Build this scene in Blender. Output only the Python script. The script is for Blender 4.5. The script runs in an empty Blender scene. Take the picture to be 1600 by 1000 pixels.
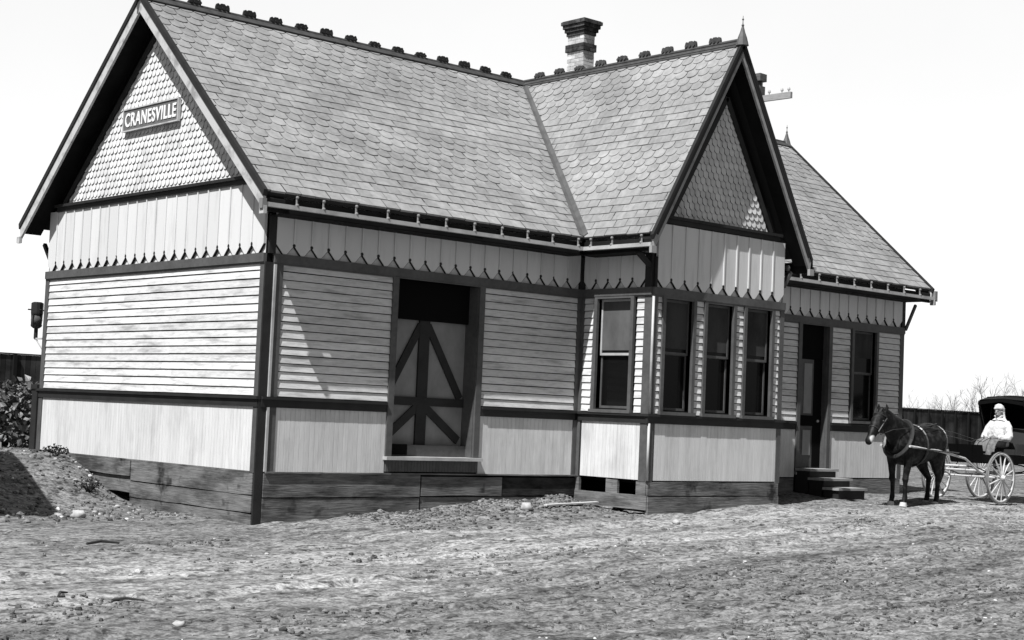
import bpy, bmesh, math, random
import numpy as np
from mathutils import Vector, Matrix
random.seed(7); rng = np.random.default_rng(7)
S = bpy.context.scene; COL = S.collection

# ------------------------------------------------------------------ camera
def make_camera():
    cx, cy, cz, yaw, pit, rol, f = (-12.11155, -18.92109, 0.92525, 0.725068, 0.060416, 0.042976, 2476.005)
    fw = Vector((math.sin(yaw)*math.cos(pit), math.cos(yaw)*math.cos(pit), math.sin(pit)))
    r = fw.cross(Vector((0, 0, 1))).normalized(); u = r.cross(fw)
    r2 = r*math.cos(rol) + u*math.sin(rol); u2 = -r*math.sin(rol) + u*math.cos(rol)
    cam = bpy.data.cameras.new('camera'); o = bpy.data.objects.new('camera', cam); COL.objects.link(o)
    m = Matrix((r2, u2, -fw)).transposed().to_4x4(); m.translation = Vector((cx, cy, cz)); o.matrix_world = m
    cam.sensor_width = 36; cam.lens = f/1600*36; cam.clip_end = 3000; cam.clip_start = 0.1
    S.camera = o
make_camera()

# ------------------------------------------------------------------ light
SUNV = Vector((1.46, 0.45, -2.39)).normalized()
elev = math.asin(-SUNV.z); az = math.atan2(-SUNV.x, -SUNV.y)
w = bpy.data.worlds.new('World'); S.world = w; w.use_nodes = True
nt = w.node_tree; bg = nt.nodes['Background']
sky = nt.nodes.new('ShaderNodeTexSky'); sky.sky_type = 'NISHITA'; sky.sun_disc = False
sky.sun_elevation = elev; sky.sun_rotation = az; sky.dust_density = 1.0; sky.air_density = 1.0; sky.ozone_density = 1.0
bw = nt.nodes.new('ShaderNodeRGBToBW')
nt.links.new(sky.outputs[0], bw.inputs[0]); bg.inputs[1].default_value = 0.05
# bright thin cloud filling the lower northern and eastern sky (the side away from the sun)
def wn(t, **k):
    n = nt.nodes.new(t)
    for a, b in k.items(): setattr(n, a, b)
    return n
tcw = wn('ShaderNodeTexCoord'); dt = wn('ShaderNodeVectorMath', operation='DOT_PRODUCT'); dt.inputs[1].default_value = (math.sin(.70), math.cos(.70), 0)
nt.links.new(tcw.outputs['Generated'], dt.inputs[0])
sx = wn('ShaderNodeSeparateXYZ'); nt.links.new(tcw.outputs['Generated'], sx.inputs[0])
r1 = wn('ShaderNodeMapRange', interpolation_type='SMOOTHSTEP'); r1.inputs['From Min'].default_value = .62; r1.inputs['From Max'].default_value = .84; nt.links.new(dt.outputs['Value'], r1.inputs['Value'])
r2_ = wn('ShaderNodeMapRange', interpolation_type='SMOOTHSTEP'); r2_.inputs['From Min'].default_value = .75; r2_.inputs['From Max'].default_value = .36; nt.links.new(sx.outputs['Z'], r2_.inputs['Value'])
nzw = wn('ShaderNodeTexNoise'); nzw.inputs['Scale'].default_value = 5; nzw.inputs['Detail'].default_value = 5; nt.links.new(tcw.outputs['Generated'], nzw.inputs[0])
r3 = wn('ShaderNodeMapRange'); r3.inputs['To Min'].default_value = 9.6; r3.inputs['To Max'].default_value = 11.2; nt.links.new(nzw.outputs[0], r3.inputs['Value'])
m1 = wn('ShaderNodeMath', operation='MULTIPLY'); m2_ = wn('ShaderNodeMath', operation='MULTIPLY'); ad = wn('ShaderNodeMath', operation='ADD')
nt.links.new(r1.outputs[0], m1.inputs[0]); nt.links.new(r2_.outputs[0], m1.inputs[1]); nt.links.new(m1.outputs[0], m2_.inputs[0]); nt.links.new(r3.outputs[0], m2_.inputs[1])
nt.links.new(bw.outputs[0], ad.inputs[0]); nt.links.new(m2_.outputs[0], ad.inputs[1]); nt.links.new(ad.outputs[0], bg.inputs[0])
sl = bpy.data.lights.new('sun', 'SUN'); sl.energy = 5.0; sl.angle = math.radians(0.5); sl.color = (1, 1, 1)
so = bpy.data.objects.new('sun', sl); COL.objects.link(so); so.rotation_euler = SUNV.to_track_quat('-Z', 'Y').to_euler()
so.location = (-20, -10, 30)
S.view_settings.view_transform = 'Standard'; S.view_settings.look = 'None'; S.view_settings.gamma = 1
S.view_settings.use_curve_mapping = False
S.view_settings.exposure = 0.5
S.cycles.diffuse_bounces = 1

# ------------------------------------------------------------------ dimensions
W, L1, L2, L3, P = 6.876, 6.19, 9.41, 15.33, 1.63
XC, ZR, ZE, OV, OG, HG = 7.735, 7.25, 3.88, 0.40, 0.37, 4.09
S1 = (ZR-ZE)/(W/2+OV); S2 = (ZR-ZE)/(XC-L1+OV)

# ------------------------------------------------------------------ materials (monochrome plate: every colour is a grey)
def mat(name, v, rough=0.8, spec=0.3, isl=0.0, n=(), bump=None, metal=0.0):
    """v base grey; isl = random variation per loose piece; n = list of (scale xyz, detail, low, high, gain): dirt/wear multipliers"""
    m = bpy.data.materials.new(name); m.use_nodes = True; t = m.node_tree; b = t.nodes['Principled BSDF']
    b.inputs['Roughness'].default_value = rough; b.inputs['Specular IOR Level'].default_value = spec; b.inputs['Metallic'].default_value = metal
    tc = t.nodes.new('ShaderNodeTexCoord'); cur = None
    val = t.nodes.new('ShaderNodeValue'); val.outputs[0].default_value = v; cur = val.outputs[0]
    def mul(a, bb):
        k = t.nodes.new('ShaderNodeMath'); k.operation = 'MULTIPLY'; t.links.new(a, k.inputs[0]); t.links.new(bb, k.inputs[1]); return k.outputs[0]
    if isl:
        g = t.nodes.new('ShaderNodeNewGeometry'); r = t.nodes.new('ShaderNodeMapRange')
        r.inputs['To Min'].default_value = 1-isl; r.inputs['To Max'].default_value = 1+isl*0.6
        t.links.new(g.outputs['Random Per Island'], r.inputs['Value']); cur = mul(cur, r.outputs[0])
    for (sc, det, lo, hi, g0, g1) in n:
        mp = t.nodes.new('ShaderNodeMapping'); mp.inputs['Scale'].default_value = sc if len(sc) == 3 else (sc[0],)*3
        nz = t.nodes.new('ShaderNodeTexNoise'); nz.inputs['Scale'].default_value = 1; nz.inputs['Detail'].default_value = det; nz.inputs['Roughness'].default_value = 0.62
        t.links.new(tc.outputs['Object'], mp.inputs[0]); t.links.new(mp.outputs[0], nz.inputs[0])
        r = t.nodes.new('ShaderNodeMapRange'); r.inputs['From Min'].default_value = lo; r.inputs['From Max'].default_value = hi
        r.inputs['To Min'].default_value = g0; r.inputs['To Max'].default_value = g1
        t.links.new(nz.outputs[0], r.inputs['Value']); cur = mul(cur, r.outputs[0])
    cb = t.nodes.new('ShaderNodeCombineColor')
    for i in range(3): t.links.new(cur, cb.inputs[i])
    t.links.new(cb.outputs[0], b.inputs['Base Color'])
    if bump:
        sc, det, st, dist = bump
        mp = t.nodes.new('ShaderNodeMapping'); mp.inputs['Scale'].default_value = sc if len(sc) == 3 else (sc[0],)*3
        nz = t.nodes.new('ShaderNodeTexNoise'); nz.inputs['Scale'].default_value = 1; nz.inputs['Detail'].default_value = det
        t.links.new(tc.outputs['Object'], mp.inputs[0]); t.links.new(mp.outputs[0], nz.inputs[0])
        bp = t.nodes.new('ShaderNodeBump'); bp.inputs['Strength'].default_value = st; bp.inputs['Distance'].default_value = dist
        t.links.new(nz.outputs[0], bp.inputs['Height']); t.links.new(bp.outputs[0], b.inputs['Normal'])
    return m
M = {}
M['clap'] = mat('paint_clapboard', 0.68, 0.6, 0.3, 0.16, [((1.1, 1.1, 9.0), 5, 0.32, 0.50, 0.55, 1.0), ((6, 6, 30), 4, 0.25, 0.55, 0.80, 1.04)], ((3, 3, 60), 3, 0.25, 0.006))
M['wains'] = mat('paint_wainscot', 0.66, 0.6, 0.3, 0.06, [((5.0, 5.0, 0.7), 5, 0.28, 0.48, 0.80, 1.0), ((1.2, 1.2, .9), 5, 0.34, 0.48, 0.86, 1.0), ((30, 30, 3), 3, 0.3, 0.6, 0.90, 1.03)], ((20, 20, 1.5), 3, 0.2, 0.004))
M['frieze'] = mat('paint_frieze', 0.66, 0.6, 0.3, 0.07, [((6, 6, 0.8), 4, 0.28, 0.48, 0.84, 1.0)], ((20, 20, 1.5), 3, 0.2, 0.004))
M['scale'] = mat('paint_scale_shingle', 0.66, 0.65, 0.3, 0.12, [((1.5, 1.5, 1.5), 5, 0.30, 0.5, 0.78, 1.0), ((4, 4, .4), 4, 0.28, 0.46, 0.68, 1.0)])
M['edge'] = mat('shingle_butt_shade', 0.08, 0.9, 0.1)  # shaded outlines of the bay shingles painted on as near-black butt edges
M['edgel'] = mat('shingle_butt_shade_mild', 0.34, 0.9, 0.1)  # milder painted shade on the butt edges of the other gables
M['trim'] = mat('paint_trim', 0.085, 0.55, 0.35, 0.10, [((2, 2, 2), 5, 0.3, 0.6, 0.78, 1.12), ((14, 14, 14), 4, 0.3, 0.6, 0.85, 1.08)])
M['trimd'] = mat('paint_trim_deep', 0.018, 0.6, 0.3, 0.05, [((3, 3, 3), 5, 0.3, 0.6, 0.7, 1.3)])
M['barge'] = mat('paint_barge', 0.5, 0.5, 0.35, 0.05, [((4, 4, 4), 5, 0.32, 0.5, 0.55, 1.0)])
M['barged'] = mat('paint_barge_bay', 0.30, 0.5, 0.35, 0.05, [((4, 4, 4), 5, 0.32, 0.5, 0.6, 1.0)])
M['rail'] = mat('gutter_paint', 0.42, 0.5, 0.35, 0.05, [((3, 3, 3), 5, 0.3, 0.6, 0.7, 1.1)])
M['railp'] = mat('gutter_pin_paint', 0.2, 0.5, 0.35)
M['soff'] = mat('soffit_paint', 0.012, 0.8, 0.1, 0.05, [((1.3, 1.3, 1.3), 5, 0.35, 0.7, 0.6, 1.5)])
M['slate'] = mat('roof_slate', 0.262, 0.65, 0.30, 0.14, [((0.7, 0.7, 0.7), 5, 0.36, 0.64, 0.80, 1.14), ((9, 9, 9), 5, 0.3, 0.7, 0.80, 1.16)], ((40, 40, 40), 3, 0.35, 0.004))
M['deck'] = mat('roof_deck', 0.03, 0.9, 0.1)
M['ridge'] = mat('ridge_metal', 0.05, 0.6, 0.3, 0.1, [((8, 8, 8), 4, 0.3, 0.6, 0.7, 1.3)])
M['valley'] = mat('valley_metal', 0.085, 0.6, 0.3, 0.0, [((5, 5, 5), 4, 0.3, 0.6, 0.8, 1.2)])
M['plank'] = mat('weathered_plank', 0.15, 0.9, 0.15, 0.28, [((1.1, 1.1, 4.0), 6, 0.34, 0.56, 0.35, 1.15), ((3, 3, 40), 4, 0.3, 0.65, 0.65, 1.25), ((2.2, 2.2, 2.2), 3, 0.30, 0.40, 0.25, 1.0)], ((4, 4, 60), 5, 0.6, 0.012))
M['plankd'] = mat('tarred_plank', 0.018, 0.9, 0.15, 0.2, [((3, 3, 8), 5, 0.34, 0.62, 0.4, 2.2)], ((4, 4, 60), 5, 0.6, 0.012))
M['step'] = mat('step_wood', 0.30, 0.85, 0.2, 0.2, [((3, 20, 20), 5, 0.3, 0.6, 0.7, 1.1)], ((5, 40, 40), 4, 0.4, 0.008))
M['panel'] = mat('door_panel_paint', 0.23, 0.6, 0.25, 0.05, [((3, 3, 2), 5, 0.3, 0.6, 0.8, 1.1)])
M['glass'] = mat('window_pane', 0.006, 0.12, 0.18)
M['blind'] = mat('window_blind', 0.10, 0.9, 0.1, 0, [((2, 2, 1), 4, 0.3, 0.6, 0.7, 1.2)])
M['blindd'] = mat('window_blind_shaded', 0.045, 0.9, 0.1, 0, [((2, 2, 1), 4, 0.3, 0.6, 0.6, 1.3)])  # blinds out of the sun: their shade is put into a darker grey
M['dark'] = mat('interior_black', 0.006, 0.9, 0.05)
M['brick'] = mat('chimney_brick', 0.55, 0.85, 0.2, 0.30, [((7, 7, 7), 5, 0.3, 0.6, 0.65, 1.1)])
M['brickd'] = mat('chimney_brick_sooty', 0.05, 0.9, 0.15, 0.5, [((9, 9, 9), 5, 0.35, 0.6, 0.5, 1.6)])
M['mortar'] = mat('mortar', 0.28, 0.95, 0.1)
M['signb'] = mat('sign_board', 0.13, 0.5, 0.3, 0.05, [((6, 6, 6), 4, 0.3, 0.6, 0.85, 1.1)])
M['white'] = mat('white_paint', 0.80, 0.5, 0.3)
M['iron'] = mat('dark_iron', 0.02, 0.5, 0.4)
M['pole'] = mat('pole_wood', 0.10, 0.9, 0.1, 0.1, [((4, 4, 20), 4, 0.3, 0.6, 0.7, 1.2)])
M['arm'] = mat('crossarm_wood', 0.30, 0.9, 0.1, 0.1, [((4, 4, 20), 4, 0.3, 0.6, 0.8, 1.1)])
M['horse'] = None
M['hair'] = mat('horse_hair', 0.008, 0.6, 0.3)
M['hoof'] = mat('hoof_pale', 0.5, 0.6, 0.3)
M['leather'] = mat('harness_leather', 0.03, 0.4, 0.5)
M['hood'] = mat('carriage_leather', 0.004, 0.6, 0.1)
M['spoke'] = mat('wheel_paint', 0.52, 0.5, 0.3, 0.12, [((9, 9, 9), 4, 0.3, 0.55, 0.7, 1.05)])
M['tyre'] = mat('iron_tyre', 0.16, 0.5, 0.4)
M['skin'] = mat('skin', 0.26, 0.6, 0.3)
M['shirt'] = mat('white_cotton', 0.62, 0.9, 0.1, 0, [((12, 12, 12), 4, 0.34, 0.48, 0.55, 1.0)], ((14, 14, 14), 4, 0.8, 0.03))
M['cloth'] = mat('grey_cloth', 0.15, 0.9, 0.1, 0, [((10, 10, 10), 4, 0.3, 0.6, 0.6, 1.2)], ((12, 12, 12), 4, 0.8, 0.03))
M['fence'] = mat('fence_board', 0.035, 0.9, 0.1, 0.45, [((0.25, 0.25, 0.5), 5, 0.35, 0.65, 0.35, 1.7)])
M['fenced'] = mat('fence_post', 0.012, 0.9, 0.1)
M['bark'] = mat('bark_hazed', 0.42, 0.9, 0.1)  # pale grey puts distance haze into the bark of the far trees
M['leaf'] = mat('leaf', 0.13, 0.5, 0.5, 0.75)
M['weed'] = mat('weed_leaf', 0.035, 0.8, 0.2, 0.6)
M['twig'] = mat('twig', 0.05, 0.9, 0.1)
M['stone'] = mat('stone', 0.42, 0.85, 0.2, 0.45, [((9, 9, 9), 4, 0.3, 0.6, 0.7, 1.15)])
M['clod'] = mat('dirt_clod', 0.15, 0.95, 0.1, 0.6, [((14, 14, 14), 4, 0.3, 0.6, 0.7, 1.2)])
M['debris'] = mat('pale_board', 0.5, 0.85, 0.2, 0.1, [((4, 20, 20), 4, 0.3, 0.6, 0.7, 1.1)])

# ------------------------------------------------------------------ helpers
class MB:
    def __init__(s): s.v = []; s.f = []
    def add(s, vs, fs):
        o = len(s.v); s.v += [tuple(p) for p in vs]; s.f += [tuple(i+o for i in f) for f in fs]; return s
    def hexa(s, p):  # 8 points: bottom ring 0-3, top ring 4-7
        return s.add(p, [(0, 3, 2, 1), (4, 5, 6, 7), (0, 1, 5, 4), (1, 2, 6, 5), (2, 3, 7, 6), (3, 0, 4, 7)])
    def box(s, x0, x1, y0, y1, z0, z1):
        return s.hexa([(x0, y0, z0), (x1, y0, z0), (x1, y1, z0), (x0, y1, z0), (x0, y0, z1), (x1, y0, z1), (x1, y1, z1), (x0, y1, z1)])
    def prism(s, poly, off):  # poly: list of 3D points (planar), extruded by vector off
        n = len(poly); a = [Vector(p) for p in poly]; b = [p+Vector(off) for p in a]
        return s.add(a+b, [tuple(range(n))[::-1], tuple(range(n, 2*n))]+[(i, (i+1) % n, (i+1) % n+n, i+n) for i in range(n)])
    def tube(s, pts, rad, seg=8, side=None, cap=True):
        """pts list; rad list of r or (r_side, r_other)"""
        pts = [Vector(p) for p in pts]; n = len(pts); vs = []; prev = None
        for i, p in enumerate(pts):
            t = (pts[min(i+1, n-1)]-pts[max(i-1, 0)]).normalized()
            if side is not None: a = Vector(side)
            elif prev is not None: a = prev
            else: a = Vector((0, 0, 1)) if abs(t.z) < 0.9 else Vector((1, 0, 0))
            a = (a-t*a.dot(t)).normalized(); b = t.cross(a); prev = a
            r = rad[i] if isinstance(rad, (list, tuple)) else rad
            ra, rb = r if isinstance(r, (list, tuple)) else (r, r)
            for k in range(seg):
                q = 2*math.pi*k/seg; vs.append(p+a*ra*math.cos(q)+b*rb*math.sin(q))
        fs = [(i*seg+k, i*seg+(k+1) % seg, (i+1)*seg+(k+1) % seg, (i+1)*seg+k) for i in range(n-1) for k in range(seg)]
        if cap: fs += [tuple(range(seg))[::-1], tuple(range((n-1)*seg, n*seg))]
        return s.add(vs, fs)
    def beam(s, a, b, w, h, up=(0, 0, 1)):  # rectangular bar
        a = Vector(a); b = Vector(b); t = (b-a).normalized(); u = Vector(up); sd = t.cross(u).normalized(); u = sd.cross(t)
        A = sd*w/2; B = u*h/2
        return s.hexa([a-A-B, a+A-B, b+A-B, b-A-B, a-A+B, a+A+B, b+A+B, b-A+B])
    def ball(s, c, r, seg=10, rings=6, sc=(1, 1, 1)):
        vs = []; 
        for i in range(1, rings):
            th = math.pi*i/rings
            for k in range(seg):
                q = 2*math.pi*k/seg; vs.append((c[0]+r*sc[0]*math.sin(th)*math.cos(q), c[1]+r*sc[1]*math.sin(th)*math.sin(q), c[2]+r*sc[2]*math.cos(th)))
        vs += [(c[0], c[1], c[2]+r*sc[2]), (c[0], c[1], c[2]-r*sc[2])]; T = len(vs)-2
        fs = [(i*seg+k, (i+1)*seg+k, (i+1)*seg+(k+1) % seg, i*seg+(k+1) % seg) for i in range(rings-2) for k in range(seg)]
        fs += [(T, k, (k+1) % seg) for k in range(seg)]+[(T+1, (rings-2)*seg+(k+1) % seg, (rings-2)*seg+k) for k in range(seg)]
        return s.add(vs, fs)
    def build(s, name, m, parent=None, smooth=False, xf=None):
        me = bpy.data.meshes.new(name); me.from_pydata(s.v, [], s.f); me.materials.append(m)
        bm = bmesh.new(); bm.from_mesh(me); bmesh.ops.recalc_face_normals(bm, faces=bm.faces); bm.to_mesh(me); bm.free()
        if smooth: me.polygons.foreach_set('use_smooth', [True]*len(me.polygons))
        o = bpy.data.objects.new(name, me); COL.objects.link(o)
        if parent: o.parent = parent
        return o
def tag(o, label, cat, group=None, kind=None):
    if label: o['label'] = label
    if cat: o['category'] = cat
    if group: o['group'] = group
    if kind: o['kind'] = kind
    return o
def empty(name, loc, label, cat, rz=0, group=None):
    o = bpy.data.objects.new(name, None); COL.objects.link(o); o.location = loc; o.rotation_euler = (0, 0, rz); o.empty_display_size = .3
    return tag(o, label, cat, group)
def jit(a): return random.uniform(-a, a)

class Face:
    """a wall plane: u along it, z up, d outwards"""
    def __init__(s, o, u, n): s.o = Vector(o); s.u = Vector(u); s.n = Vector(n)
    def p(s, u, z, d): return s.o+s.u*u+Vector((0, 0, z))+s.n*d
    def box(s, mb, u0, u1, z0, z1, d0, d1):
        mb.hexa([s.p(u0, z0, d0), s.p(u1, z0, d0), s.p(u1, z0, d1), s.p(u0, z0, d1), s.p(u0, z1, d0), s.p(u1, z1, d0), s.p(u1, z1, d1), s.p(u0, z1, d1)])
    def poly(s, mb, pts, d0, d1):
        mb.prism([s.p(u, z, d0) for u, z in pts], s.n*(d1-d0))
def spans(u0, u1, z0, z1, holes):
    cuts = [(u0, u1)]
    for (a, b, c, d) in holes:
        if c < z1-0.01 and d > z0+0.01:
            new = []
            for (p, q) in cuts:
                if b <= p or a >= q: new.append((p, q))
                else:
                    if a > p+0.01: new.append((p, a))
                    if b < q-0.01: new.append((b, q))
            cuts = new
    return cuts

F_front = Face((0, 0, 0), (1, 0, 0), (0, -1, 0))
F_gable = Face((0, 0, 0), (0, 1, 0), (-1, 0, 0))
F_bay = Face((0, -P, 0), (1, 0, 0), (0, -1, 0))
F_bays = Face((L1, 0, 0), (0, -1, 0), (-1, 0, 0))
F_bayr = Face((L2, 0, 0), (0, -1, 0), (1, 0, 0))
F_back = Face((0, W, 0), (1, 0, 0), (0, 1, 0))
F_right = Face((L3, 0, 0), (0, 1, 0), (1, 0, 0))

station = empty('railway_station', (0, 0, 0), 'large one-storey wooden railway station with steep patterned slate roofs, scalloped gables and a projecting bay', 'building')
ST = station

# wall cores (hollow, with real openings)
holes_front = [(2.33, 3.93, 0.24, 2.92), (12.02, 12.86, 0.10, 2.92), (13.66, 14.40, 1.14, 2.90)]
holes_bay = [(c-.33, c+.33, 1.12, 2.90) for c in (6.77, 7.77, 8.77)]
holes_bays = [(.42, 1.18, 1.12, 2.90)]
def core(mb, F, u0, u1, z0, z1, holes, th=0.14):
    zs = sorted({z0, z1} | {h[2] for h in holes} | {h[3] for h in holes})
    for a, b in zip(zs, zs[1:]):
        for p, q in spans(u0, u1, a, b, holes): F.box(mb, p, q, a, b, -th, 0)
mb = MB()
core(mb, F_front, 0.0, L1, -0.02, HG+.05, holes_front[:1]); core(mb, F_front, L2, L3, -0.02, HG+.05, holes_front[1:])
core(mb, F_gable, 0.141, W-.141, -0.02, HG+.05, []); core(mb, F_right, 0.141, W-.141, -0.02, HG+.05, [])
core(mb, F_back, 0, L3, -0.02, HG+.05, [])
core(mb, F_bay, L1, L2, -0.02, HG+.05, holes_bay); core(mb, F_bays, 0.0, P-.141, -0.02, HG+.05, holes_bays); core(mb, F_bayr, 0.0, P-.141, -0.02, HG+.05, [])
mb.build('wall_core', M['dark'], ST)

# clapboards
def clap(mb, F, u0, u1, z0, z1, holes, n=16, d=0.004, lap=0.022):
    h = (z1-z0)/n
    for i in range(n):
        a = z0+i*h; b = a+h
        for p, q in spans(u0, u1, a, b, holes):
            # cut long boards at random joints
            pts = [p]
            while q-pts[-1] > 4.5: pts.append(pts[-1]+random.uniform(2.2, 4.2))
            pts.append(q)
            for k in range(len(pts)-1):
                s, e = pts[k]+(0.0015 if k else 0), pts[k+1]
                j0 = jit(.0025); j1 = jit(.0025)
                a_ = a+.013
                mb.hexa([F.p(s, a_+j0, 0), F.p(e, a_+j1, 0), F.p(e, a_+j1, d+lap), F.p(s, a_+j0, d+lap),
                         F.p(s, b, 0), F.p(e, b, 0), F.p(e, b, d+.008), F.p(s, b, d+.008)])
def vboards(mb, F, u0, u1, z0, z1, holes, w=0.083, d=0.02):
    zs = sorted({z0, z1} | {h[2] for h in holes if z0 < h[2] < z1} | {h[3] for h in holes if z0 < h[3] < z1})
    for a, b in zip(zs, zs[1:]):
        for p, q in spans(u0, u1, a, b, holes):
            n = max(1, round((q-p)/w)); ww = (q-p)/n
            for i in range(n):
                s = p+i*ww; e = s+ww; dd = d+jit(.0004)
                F.poly  # each board: shallow chamfered plan
                pl = [(s, 0), (s+.0005, dd-.006), (s+.003, dd), (e-.003, dd), (e-.0005, dd-.006), (e, 0)]
                mb.prism([F.p(u, a, x) for u, x in pl], (0, 0, b-a))
def friezeboards(mb, bat, F, u0, u1, z0, z1, sp=0.305, d=0.045):
    n = max(1, round((u1-u0)/sp)); ww = (u1-u0)/n; zt = z0+.135
    for i in range(n):
        s = u0+i*ww+.002; e = s+ww-.004; c = (s+e)/2; dd = d+jit(.003)
        hb = 0.0 if True else 0
        pts = [(s, z1), (s, zt), (c-.03, z0+.004), (c+.03, z0+.004), (e, zt), (e, z1)]
        F.poly(mb, pts, 0.004, dd)
        for (a_, b_) in (((s, zt), (c-.03, z0+.004)), ((e, zt), (c+.03, z0+.004))):
            F.poly(bat, [a_, b_, (b_[0], b_[1]-.008), (a_[0], a_[1]-.011)], .0036, dd-.002)  # dark strips stand in for shade along the pointed board ends
        if i < n-1:
            F.box(mb, e-.012, e+.016, zt+.03, z1, dd-.02, dd+.016)
            bat.tube([F.p(e+.002, zt+.004, .01), F.p(e+.002, zt+.004, dd+.004)], .026, 8)
        # little drilled rosette at the head of the notch
holes_f_out = [(2.22, 4.04, 0.10, 2.96), (11.92, 12.96, 0.0, 2.96), (13.56, 14.50, 1.06, 2.96)]
holes_b_out = [(c-.43, c+.43, 1.06, 2.96) for c in (6.77, 7.77, 8.77)]
holes_s_out = [(.30, 1.30, 1.06, 2.96)]
ZB0, ZB1, ZF0, ZF1 = 0.90, 1.05, 2.94, 3.065   # belt, frieze rail
def seg(fn, F, segs, z0, z1, name, m, lab=None):
    for (a, b) in segs:
        q = MB(); fn(q, F, a, b, z0, z1, []); o = q.build(name, m, ST)
        if lab: o['label'] = lab
B_STR = [(L1+.085, 6.37), (7.17, 7.37), (8.17, 8.37), (9.17, L2-.085)]
seg(clap, F_gable, [(0.11, W-.11)], ZB1, ZF0, 'clapboard_wall', M['clap'], 'brightly lit gable end clapboards')
seg(clap, F_front, [(0.27, 2.22)], ZB1, ZF0, 'clapboard_wall', M['clap'], 'clapboards left of the freight door, crossed by a slanting patch of sun')
seg(clap, F_front, [(4.04, L1-.12), (L2+.1, 11.92), (12.96, 13.56), (14.50, L3-.1)], ZB1, ZF0, 'clapboard_wall', M['clap'])
seg(clap, F_bay, B_STR, ZB1, ZF0, 'clapboard_wall', M['clap']); seg(clap, F_bays, [(.10, .30), (1.30, P-.17)], ZB1, ZF0, 'clapboard_wall', M['clap']); seg(clap, F_bayr, [(.10, P-.17)], ZB1, ZF0, 'clapboard_wall', M['clap'])
seg(clap, F_right, [(0.11, W-.11)], ZB1, ZF0, 'clapboard_wall', M['clap']); seg(clap, F_back, [(0.11, L3-.11)], ZB1, ZF0, 'clapboard_wall', M['clap'])
for F, sg_ in ((F_gable, [(0.11, W-.11)]), (F_front, [(0.27, 2.22), (4.04, L1-.12), (L2+.1, 11.92), (12.96, L3-.1)]), (F_bay, [(L1+.12, L2-.08)]), (F_bays, [(.13, P-.17)]), (F_bayr, [(.1, P-.1)]), (F_right, [(0.11, W-.11)]), (F_back, [(0.11, L3-.11)])):
    seg(vboards, F, sg_, 0, ZB0, 'wainscot', M['wains'])
for F, a, b, zt in ((F_gable, 0.03, W-.03, HG), (F_front, 0.12, L1-.1, 3.95), (F_front, L2+.1, L3-.08, 3.95), (F_bay, L1+.03, L2-.03, HG), (F_bays, .08, P-.16, 3.95), (F_right, .03, W-.03, HG), (F_bayr, .08, P-.1, 3.95)):
    c1 = MB(); bt = MB(); friezeboards(c1, bt, F, a, b, ZF1, zt); fo = c1.build('frieze_boards', M['frieze'], ST)
    bt.build('notch_drops_and_shade', M['trimd'], fo); bk = MB(); F.box(bk, a, b, ZF1-.01, zt, 0, .0035); bk.build('frieze_backing', M['frieze'], fo)

# trims
for F, a, b in ((F_gable, -.005, W+.02), (F_front, .10, L1), (F_front, L2, L3+.03), (F_bay, L1-.03, L2+.03), (F_bays, 0, P), (F_bayr, 0, P), (F_right, 0, W), (F_back, 0, L3)):
    t = MB(); F.box(t, a, b, ZF0, ZF1, 0, .056); F.box(t, a, b, ZF0-.025, ZF0, 0, .040); t.build('frieze_rail', M['trim'], ST)
for F, a, b in ((F_gable, -.02, W+.06), (F_bay, L1-.08, L2+.08), (F_bays, .0, P-.001), (F_bayr, 0, P-.001), (F_right, -.02, W+.02), (F_back, 0, L3)):
    t = MB(); F.box(t, a, b, ZB0, ZB1-.04, 0, .045); F.box(t, a-.02, b+.02 if F is not F_bays and F is not F_bayr else b, ZB1-.04, ZB1, 0, .075); t.build('belt_rail', M['trimd'], ST)
for p, q in ((.01, 2.20), (4.06, L1-.09), (L2+.09, 11.90), (12.98, L3-.001)):
    t = MB(); F_front.box(t, p, q, ZB0, ZB1-.04, 0, .045); F_front.box(t, p, q, ZB1-.04, ZB1, 0, .075); t.build('belt_rail', M['trimd'], ST)
for z0, z1 in ((-.02, ZB0), (ZB1, ZF0-.025)):
    for F, a, b, d in ((F_gable, .0, .105, .032), (F_gable, W-.105, W+.03, .032), (F_front, L3-.10, L3+.03, .032), (F_right, 0, .10, .030), (F_right, W-.1, W, .03), (F_front, L1-.115, L1-.001, .032),
                       (F_bay, L1-.03, L1+.08, .032), (F_bay, L2-.08, L2+.03, .032), (F_bays, .033, .10, .030), (F_bays, P-.165, P, .030), (F_bayr, .001, .1, .028), (F_bayr, P-.1, P, .028)):
        t = MB(); F.box(t, a, b, z0, z1, 0, d); t.build('corner_board', M['trim'], ST)
t = MB()   # recessed front corner post
F_front.box(t, -.032, .10, -.74, ZF0, 0, .032); t.build('corner_post', M['trimd'], ST)
for z0, z1 in ((0, ZB0), (ZB1, ZF0-.026)):
    t = MB(); F_front.box(t, .146, .268, z0, z1, 0, .034); t.build('pilaster', M['trim'], ST)
    t = MB(); F_front.box(t, .106, .144, z0, z1, 0, .055); t.build('corner_bead', M['rail'], ST)
    t = MB(); t.tube([(L1-.035, -P-.036, z0), (L1-.035, -P-.036, z1)], .021, 10); t.build('corner_bead', M['rail'], ST, True)
for F, a, b, zt in ((F_bay, L1+.001, L1+.028, 3.55), (F_bays, P-.16, P-.01, 3.60), (F_bays, 0, .075, 3.6), (F_front, L1-.1, L1-.002, 3.6), (F_front, .01, .115, 3.62), (F_front, L3-.075, L3+.03, 3.62)):
    t = MB(); F.box(t, a, b, ZF1, zt, 0, .047); t.build('upper_post', M['trimd'], ST)
t = MB()   # rear corner: stout post at the platform side
t.box(-.06, .12, W+.04, W+.24, -.02, 1.04); t.box(-.08, .14, W+.02, W+.26, 1.04, 1.12)
t.build('rear_post', M['trimd'], ST)

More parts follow.
